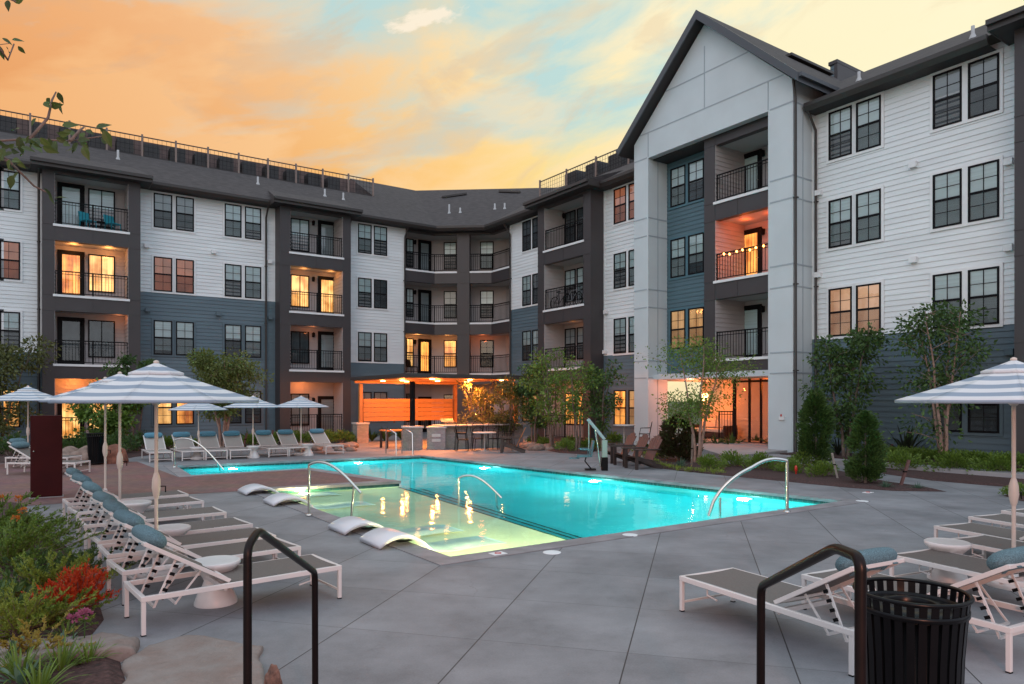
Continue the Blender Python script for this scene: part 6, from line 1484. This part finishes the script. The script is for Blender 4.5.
# ---- rocks
def rock(label, loc, sx, sy, sz, m_, seed=1, name='boulder', z=0.0, sub=4, amp=.28):
    bm = bmesh.new(); bmesh.ops.create_icosphere(bm, subdivisions=sub, radius=1)
    o3 = Vector((seed * 7.3, seed * 3.1, seed * 1.7))
    for v in bm.verts:
        n = noise.noise(v.co * 1.3 + o3) * amp + noise.noise(v.co * 3.5 + o3) * amp * .35 + noise.noise(v.co * 9 + o3) * amp * .10
        v.co = v.co * (1 + n); v.co.x *= sx; v.co.y *= sy; v.co.z = max(-.4, v.co.z) * sz
    for f in bm.faces: f.smooth = True
    me = bpy.data.meshes.new(name); bm.to_mesh(me); bm.free(); me.materials.append(m_); o = bpy.data.objects.new(name, me); COL.objects.link(o); o.location = (*loc, z + sz * .35); o.rotation_euler = (0, 0, seed); tag(o, label, 'boulder' if name == 'boulder' else 'rock'); return o
rk = mat('tan_rock', (.24, .17, .14), .85, var=.4, vscale=5, bump=.7, bscale=14); rk2 = mat('grey_slab_rock', (.40, .35, .325), .9, var=.4, vscale=5, bump=1.0, bscale=16, dirt=(.20, .15, .13))
rk4 = mat('rusty_brown_rock', (.16, .085, .065), .9, var=.6, vscale=14, bump=.8, bscale=30)
rk3 = mat('rust_rock', (.22, .08, .05), .85, var=.4, vscale=6, bump=.6)
rock('pale tan boulder just right of the dark red cabinet', gp(68, 464), .62, .45, .36, rk, 1); rock('grey brown boulder left of the black litter bin at the far bed', gp(84, 464), .52, .42, .38, rk, 2); rock('reddish boulder right of the black litter bin at the far bed', gp(110, 463), .50, .40, .42, rk3, 3)
rs = random.Random(5)
nrk = 0
for (cx_, cy_, sx_, n) in ((545, 448, 16, 13), (325, 449, 28, 11)):
    for k in range(n):
        px = cx_ + rs.uniform(-sx_, sx_); py = cy_ + rs.uniform(-2.5, 2.5); s = rs.uniform(.18, .38)
        o = rock('rounded landscape rock, %s of the scattered rocks %s' % (ORD[k], 'right of the bar' if n == 13 else 'left of the left brick pier'), gp(px, py), s * 1.3, s, s * .55, rk, 20 + nrk, sub=2); o['group'] = 'scattered landscape rocks'; nrk += 1
def slab(label, pts_px, h, m_, seed):
    P = [Vector((*gp(*p), 0)) for p in pts_px]; c = sum(P, Vector()) / len(P); bm = bmesh.new()
    # resample the outline, raise it and crumple the top
    Q = []
    for i in range(len(P)):
        for k in range(6): Q.append(P[i].lerp(P[(i + 1) % len(P)], k / 6))
    Q = [q + Vector((noise.noise(q * 2.5 + Vector((seed, 0, 0))), noise.noise(q * 2.5 + Vector((0, seed, 9))), 0)) * .07 for q in Q]
    rings = []
    for t, z in ((1.0, 0.0), (1.0, .55), (.975, .85), (.93, 1.0), (.8, 1.0), (.6, 1.0), (.4, 1.0), (.2, 1.0)):
        rings.append([bm.verts.new(((c + (q - c) * t).x - c.x, (c + (q - c) * t).y - c.y, z * h + (noise.noise((c + (q - c) * t) * 1.6 + Vector((seed, 2, 3))) * .10 + noise.noise((c + (q - c) * t) * 5 + Vector((seed, 2, 3))) * .07 + noise.noise((c + (q - c) * t) * 13 + Vector((seed, 2, 3))) * .04) * h * 3 * (z > .5))) for q in Q])
    n = len(Q)
    for a, b in zip(rings, rings[1:]):
        for i in range(n): bm.faces.new((a[i], a[(i + 1) % n], b[(i + 1) % n], b[i]))
    bm.faces.new(rings[-1]); bmesh.ops.recalc_face_normals(bm, faces=bm.faces)
    for f in bm.faces: f.smooth = True
    me = bpy.data.meshes.new('flat_stone'); bm.to_mesh(me); bm.free(); me.materials.append(m_); o = bpy.data.objects.new('flat_stone', me); COL.objects.link(o); o.location = (c.x, c.y, 0); tag(o, label, 'stone')
slab('large flat stone slab set in the deck at the bottom left', [(126, 664), (150, 648), (185, 640), (225, 645), (262, 650), (266, 668), (262, 700), (200, 745), (120, 740), (112, 700)], .045, rk2, 3)
slab('long low pale stone along the front of the planting bed', [(-10, 656), (30, 650), (70, 646), (110, 642), (138, 648), (134, 660), (100, 664), (50, 668), (0, 682)], .10, rk2, 8)
rock('small upright rust brown stone by the left stair rail', gp(273, 696), .075, .03, .16, rk4, 9, name='small_stone')
# ---- foreground planting bed
def feathery(name, label, loc, h, w, lm, nb=26, seed=1, ls=.035, bare=None):
    """plume shrub: branchlets feathered with short scale leaves"""
    rnd = random.Random(seed); r = thing(name, label, 'shrub', (*loc, .03)); m = MB(); k = MB()
    for b in range(int(nb * 1.5)):
        a = rnd.uniform(0, 2 * math.pi); el = rnd.uniform(.35, 1.45); L = h * rnd.uniform(.6, 1.05); d = Vector((math.cos(a) * math.cos(el) * w / h * 1.3, math.sin(a) * math.cos(el) * w / h * 1.3, math.sin(el))); p0 = Vector((0, 0, 0)); pts = []
        for i in range(7): t = i / 6; pts.append(d * L * t + Vector((0, 0, -.18 * L * t * t)) + Vector((rnd.uniform(-1, 1), rnd.uniform(-1, 1), rnd.uniform(-1, 1))) * .015)
        k.tube(pts, [.006 * (1 - t / 8) for t in range(7)], 4)
        for i in range(2, 7):
            for q in range(3):
                p = pts[i - 1].lerp(pts[i], rnd.random()); sd2 = Vector((rnd.uniform(-1, 1), rnd.uniform(-1, 1), rnd.uniform(-.2, .9))) + d * 1.2; sd2.normalize(); SL = .16 * h * rnd.uniform(.6, 1.2)
                for s in range(12):
                    pp = p + sd2 * SL * s / 11; leaf(m, pp, sd2 + Vector((rnd.uniform(-1, 1), rnd.uniform(-1, 1), rnd.uniform(-1, 1))) * .75, ls * .85 * rnd.uniform(.7, 1.2) * (1.15 - s / 18), .48, rnd)
    k.build('stems', barkm, r); m.build('foliage', lm, r); return r
feathery('plume_shrub', 'dense dark green feathery shrub at the left edge behind the others', gp(8, 572), .70, 1.0, G1, 40, 61, .05)
feathery('plume_shrub', 'green feathery shrub with orange blooms beside the deck edge', gp(12, 545), .55, .9, G1, 34, 62, .05)
feathery('plume_shrub', 'dark green feathery shrub directly behind the orange red one', gp(46, 600), .48, .8, G4, 34, 63, .04)
feathery('plume_shrub', 'upright green conifer sprig right of the orange red shrub', gp(86, 585), .50, .5, G2, 12, 64, .045)
feathery('plume_shrub', 'orange red feathery shrub at the edge of the planting bed', gp(79, 616), .52, .36, OR_, 40, 65, .036)
feathery('plume_shrub', 'yellow green feathery shrub at the front of the planting bed', gp(18, 640), .50, .62, G4, 34, 66, .034)
feathery('plume_shrub', 'low yellow green feathery shrub beside the pink flowers', gp(56, 628), .34, .5, G1, 20, 67, .034)
feathery('plume_shrub', 'golden tipped feathery shrub above the long pale stone', gp(34, 660), .32, .5, GD, 16, 68, .030)
feathery('plume_shrub', 'large dark feathery shrub filling the far end of the bed', gp(-20, 545), .80, 1.3, G1, 40, 69, .06)
def flower(name, label, loc, z, lm, r_, seed, n=60, stem=True):
    rnd = random.Random(seed); r = thing(name, label, 'flower', (*loc, 0)); m = MB()
    for _ in range(n): v = in_blob(rnd); leaf(m, Vector((v.x * r_, v.y * r_, z + v.z * r_ * .6)), v + Vector((0, 0, .4)), r_ * .8, .7, rnd)
    m.build('petals', lm, r); m = MB(); m.tube([(0, 0, 0), (.01, 0, z)], .005, 5); m.build('stem', G2, r)
flower('pink_flower', 'pink flower head at the bed edge, left of its twin', gp(73, 652), .27, PK, .036, 71); flower('pink_flower', 'pink flower head at the bed edge, right of its twin', gp(84, 650), .29, PK, .042, 72)
for i, (px, py, z, l) in enumerate([(2, 540, .60, 'orange bloom at the left frame edge'), (18, 545, .64, 'orange bloom topmost on the green shrub at the left'), (23, 549, .52, 'orange bloom on the right side of the left green shrub'), (15, 553, .45, 'orange bloom lowest on the left green shrub')]): flower('orange_bloom', l, gp(px, py), z, OB_, .045, 80 + i, 34)
sg = spiky_proto('sedge', 'long bladed green sedge in front of the long pale stone', 'ornamental grass', .27, 60, G1, wid=.011, seed=91, spread=1.0, curl=.65); sg.location = (*gp(60, 676), 0)
for px, py, s, l in [(20, 684, 1.1, 'long bladed sedge at the bottom left corner'), (88, 668, .8, 'long bladed sedge between the pale stone and the mulch'), (66, 642, .7, 'long bladed sedge beside the yellow feathery shrub'), (38, 700, 1.0, 'long bladed sedge lowest in the frame')]: dup(sg, gp(px, py), px, l, s)
bl_ = spiky_proto('leafy_plant', 'blue green broad leaved plant low at the left frame edge', 'plant', .26, 18, GY, wid=.04, seed=92, spread=1.0); bl_.location = (*gp(6, 668), 0)
dup(bl_, gp(22, 690), 1, 'blue green broad leaved plant in the bottom left corner', .9); dup(bl_, gp(60, 655), 2, 'blue green leaf rosette beside the pale stone', .7)
dk = shrub_proto('shrub', 'dark leafy shrub under the feathery shrubs at the left edge', 'shrub', .8, .35, G2, n=500, ls=.06, seed=93); dk.location = (*gp(20, 600), 0); dup(dk, gp(-5, 625), 1, 'dark leafy shrub at the left frame edge below the feathery ones', 1.0)
dup(dk, gp(38, 575), 2, 'dark low shrub near the bed corner behind the red tips', .8)
# ---- overhanging tree at the upper left, its trunk outside the frame
r = thing('overhanging_tree', 'nearby tree whose leafy twigs hang into the upper left corner', 'tree', (-4.3, 3.6, 0))
m = MB(); m.tube([(0, 0, 0), (.05, .1, 1.2), (0, .2, 2.6), (-.1, .2, 4.6)], [.09, .075, .06, .03], 8); m.build('trunk', barkm, r)
rl = random.Random(77)
def wp(px, py, y): return Vector(((px - CX) / F_ * y, y, H + (HY - py) / F_ * y)) - Vector(r.location)
Yb = 4.2
def big_leaf(m, p, d, L, rnd, w=.52):
    d = d.normalized(); a = Vector((rnd.uniform(-.4, .4), rnd.uniform(-1, -.2), rnd.uniform(-.6, 1))); x = d.cross(a).normalized(); n = x.cross(d)
    prof = [(0, 0), (.12, .28), (.32, .50), (.55, .44), (.8, .2), (1, 0)]; P = []
    for t, k in prof: c = p + d * L * t - n * (.18 * L * t * t); P += [c + x * (-k * w * L) + n * (k * .12 * L), c, c + x * (k * w * L) + n * (k * .12 * L)]
    m.add(P, [(i * 3 + j, i * 3 + j + 1, i * 3 + 4 + j, i * 3 + 3 + j) for i in range(5) for j in range(2)])
lm_ = leafmat('leaf_aspen', (.030, .052, .012), (.09, .14, .03))
twigs = [([(-60, 150), (-20, 142), (30, 139), (70, 141), (104, 136)], 4.2), ([(30, 139), (48, 118), (52, 100), (56, 92)], 4.15), ([(-30, 30), (-5, 42), (8, 60), (14, 44)], 4.0), ([(-40, -20), (0, -6), (16, 2)], 3.9), ([(-20, 142), (8, 160), (34, 186), (50, 194)], 4.3), ([(-30, 160), (-5, 158), (12, 162)], 4.25), ([(70, 141), (80, 130), (84, 127)], 4.2)]
mb_, ml = MB(), MB()
for pts, y in twigs: mb_.tube([wp(px, py, y + .06 * i) for i, (px, py) in enumerate(pts)], [.010 * (1 - i / (len(pts) + 1)) for i in range(len(pts))], 5)
mb_.tube([Vector((0, .2, 3.2)), wp(-60, 150, 4.2)], [.03, .012], 6); mb_.tube([Vector((0, .2, 4.0)), wp(-30, 30, 4.0)], [.02, .008], 6); mb_.tube([Vector((0, .2, 4.2)), wp(-40, -20, 3.9)], [.02, .008], 6); mb_.tube([Vector((0, .2, 3.0)), wp(-30, 160, 4.25)], [.02, .008], 6)
mb_.build('branch', barkm, r)
spots = [(104, 130, 1.2), (100, 136, 1.0), (96, 128, 1.1), (108, 134, .9), (58, 92, .8), (50, 98, .8), (50, 106, 1.0), (44, 102, .8), (60, 102, .9), (36, 118, .7), (12, 40, .8), (2, 38, .7), (18, 46, .6), (8, 48, .8), (0, 46, .9), (14, 2, .9), (8, 0, .8),
         (50, 192, .9), (44, 188, .9), (54, 198, .9), (12, 160, .9), (4, 156, .9), (20, 163, .8)]
for k in range(46): spots.append((rl.uniform(-25, 92), 140 + rl.gauss(0, 6), rl.uniform(.7, 1.1)))
for k in range(14): spots.append((rl.uniform(-20, 22), 162 + rl.gauss(0, 8), rl.uniform(.6, 1.0)))
for px, py, s in spots: big_leaf(ml, wp(px, py, 4.2 + rl.uniform(-.15, .2)), Vector((rl.uniform(-1, 1), rl.uniform(-.5, .5), rl.uniform(-1, .5))), .085 * s, rl)
tw = MB()
for k in range(60):                                    # the rest of the crown, left of the frame
    px, py = rl.uniform(-330, -18), rl.uniform(-260, 235); y = rl.uniform(3.5, 4.7); c = wp(px, py, y); q = c + Vector((rl.uniform(-.25, .25), rl.uniform(-.25, .25), rl.uniform(-.15, .25)))
    anchor = Vector((rl.uniform(-.05, .05), .2, min(4.4, max(2.2, c.z - rl.uniform(.1, .5))))); tw.tube([anchor, anchor.lerp(c, .5) + Vector((0, 0, .06)), c, q], [.014, .009, .005, .002], 5)
    for j in range(16): p = anchor.lerp(c, rl.uniform(.55, 1)) if rl.random() < .5 else c.lerp(q, rl.random()); big_leaf(ml, p + Vector((rl.uniform(-.06, .06), rl.uniform(-.06, .06), rl.uniform(-.05, .05))), Vector((rl.uniform(-1, 1), rl.uniform(-1, 1), rl.uniform(-1, .4))), .085 * rl.uniform(.6, 1.2), rl)
tw.build('twigs', barkm, r)
ml.build('leaves', lm_, r)
# unseen lamp post, added behind the camera for warm light on the near furniture
lp = thing('added_lamp', 'unseen lamp post added behind the entry steps', 'added lamp', (1.6, -2.2, .45))
m = MB(); m.tube([(0, 0, 0), (0, 0, 1.7)], .03, 8); m.build('post', black, lp); m = MB(); m.lathe([(.10, 1.7), (.12, 1.72), (.12, 1.9), (.03, 1.96)], 12); m.build('lantern', MATS['lamp_glow'], lp)
light('added_lamp_light', (0, 0, 2.15), 850, (1, .36, .22), .25, lp)
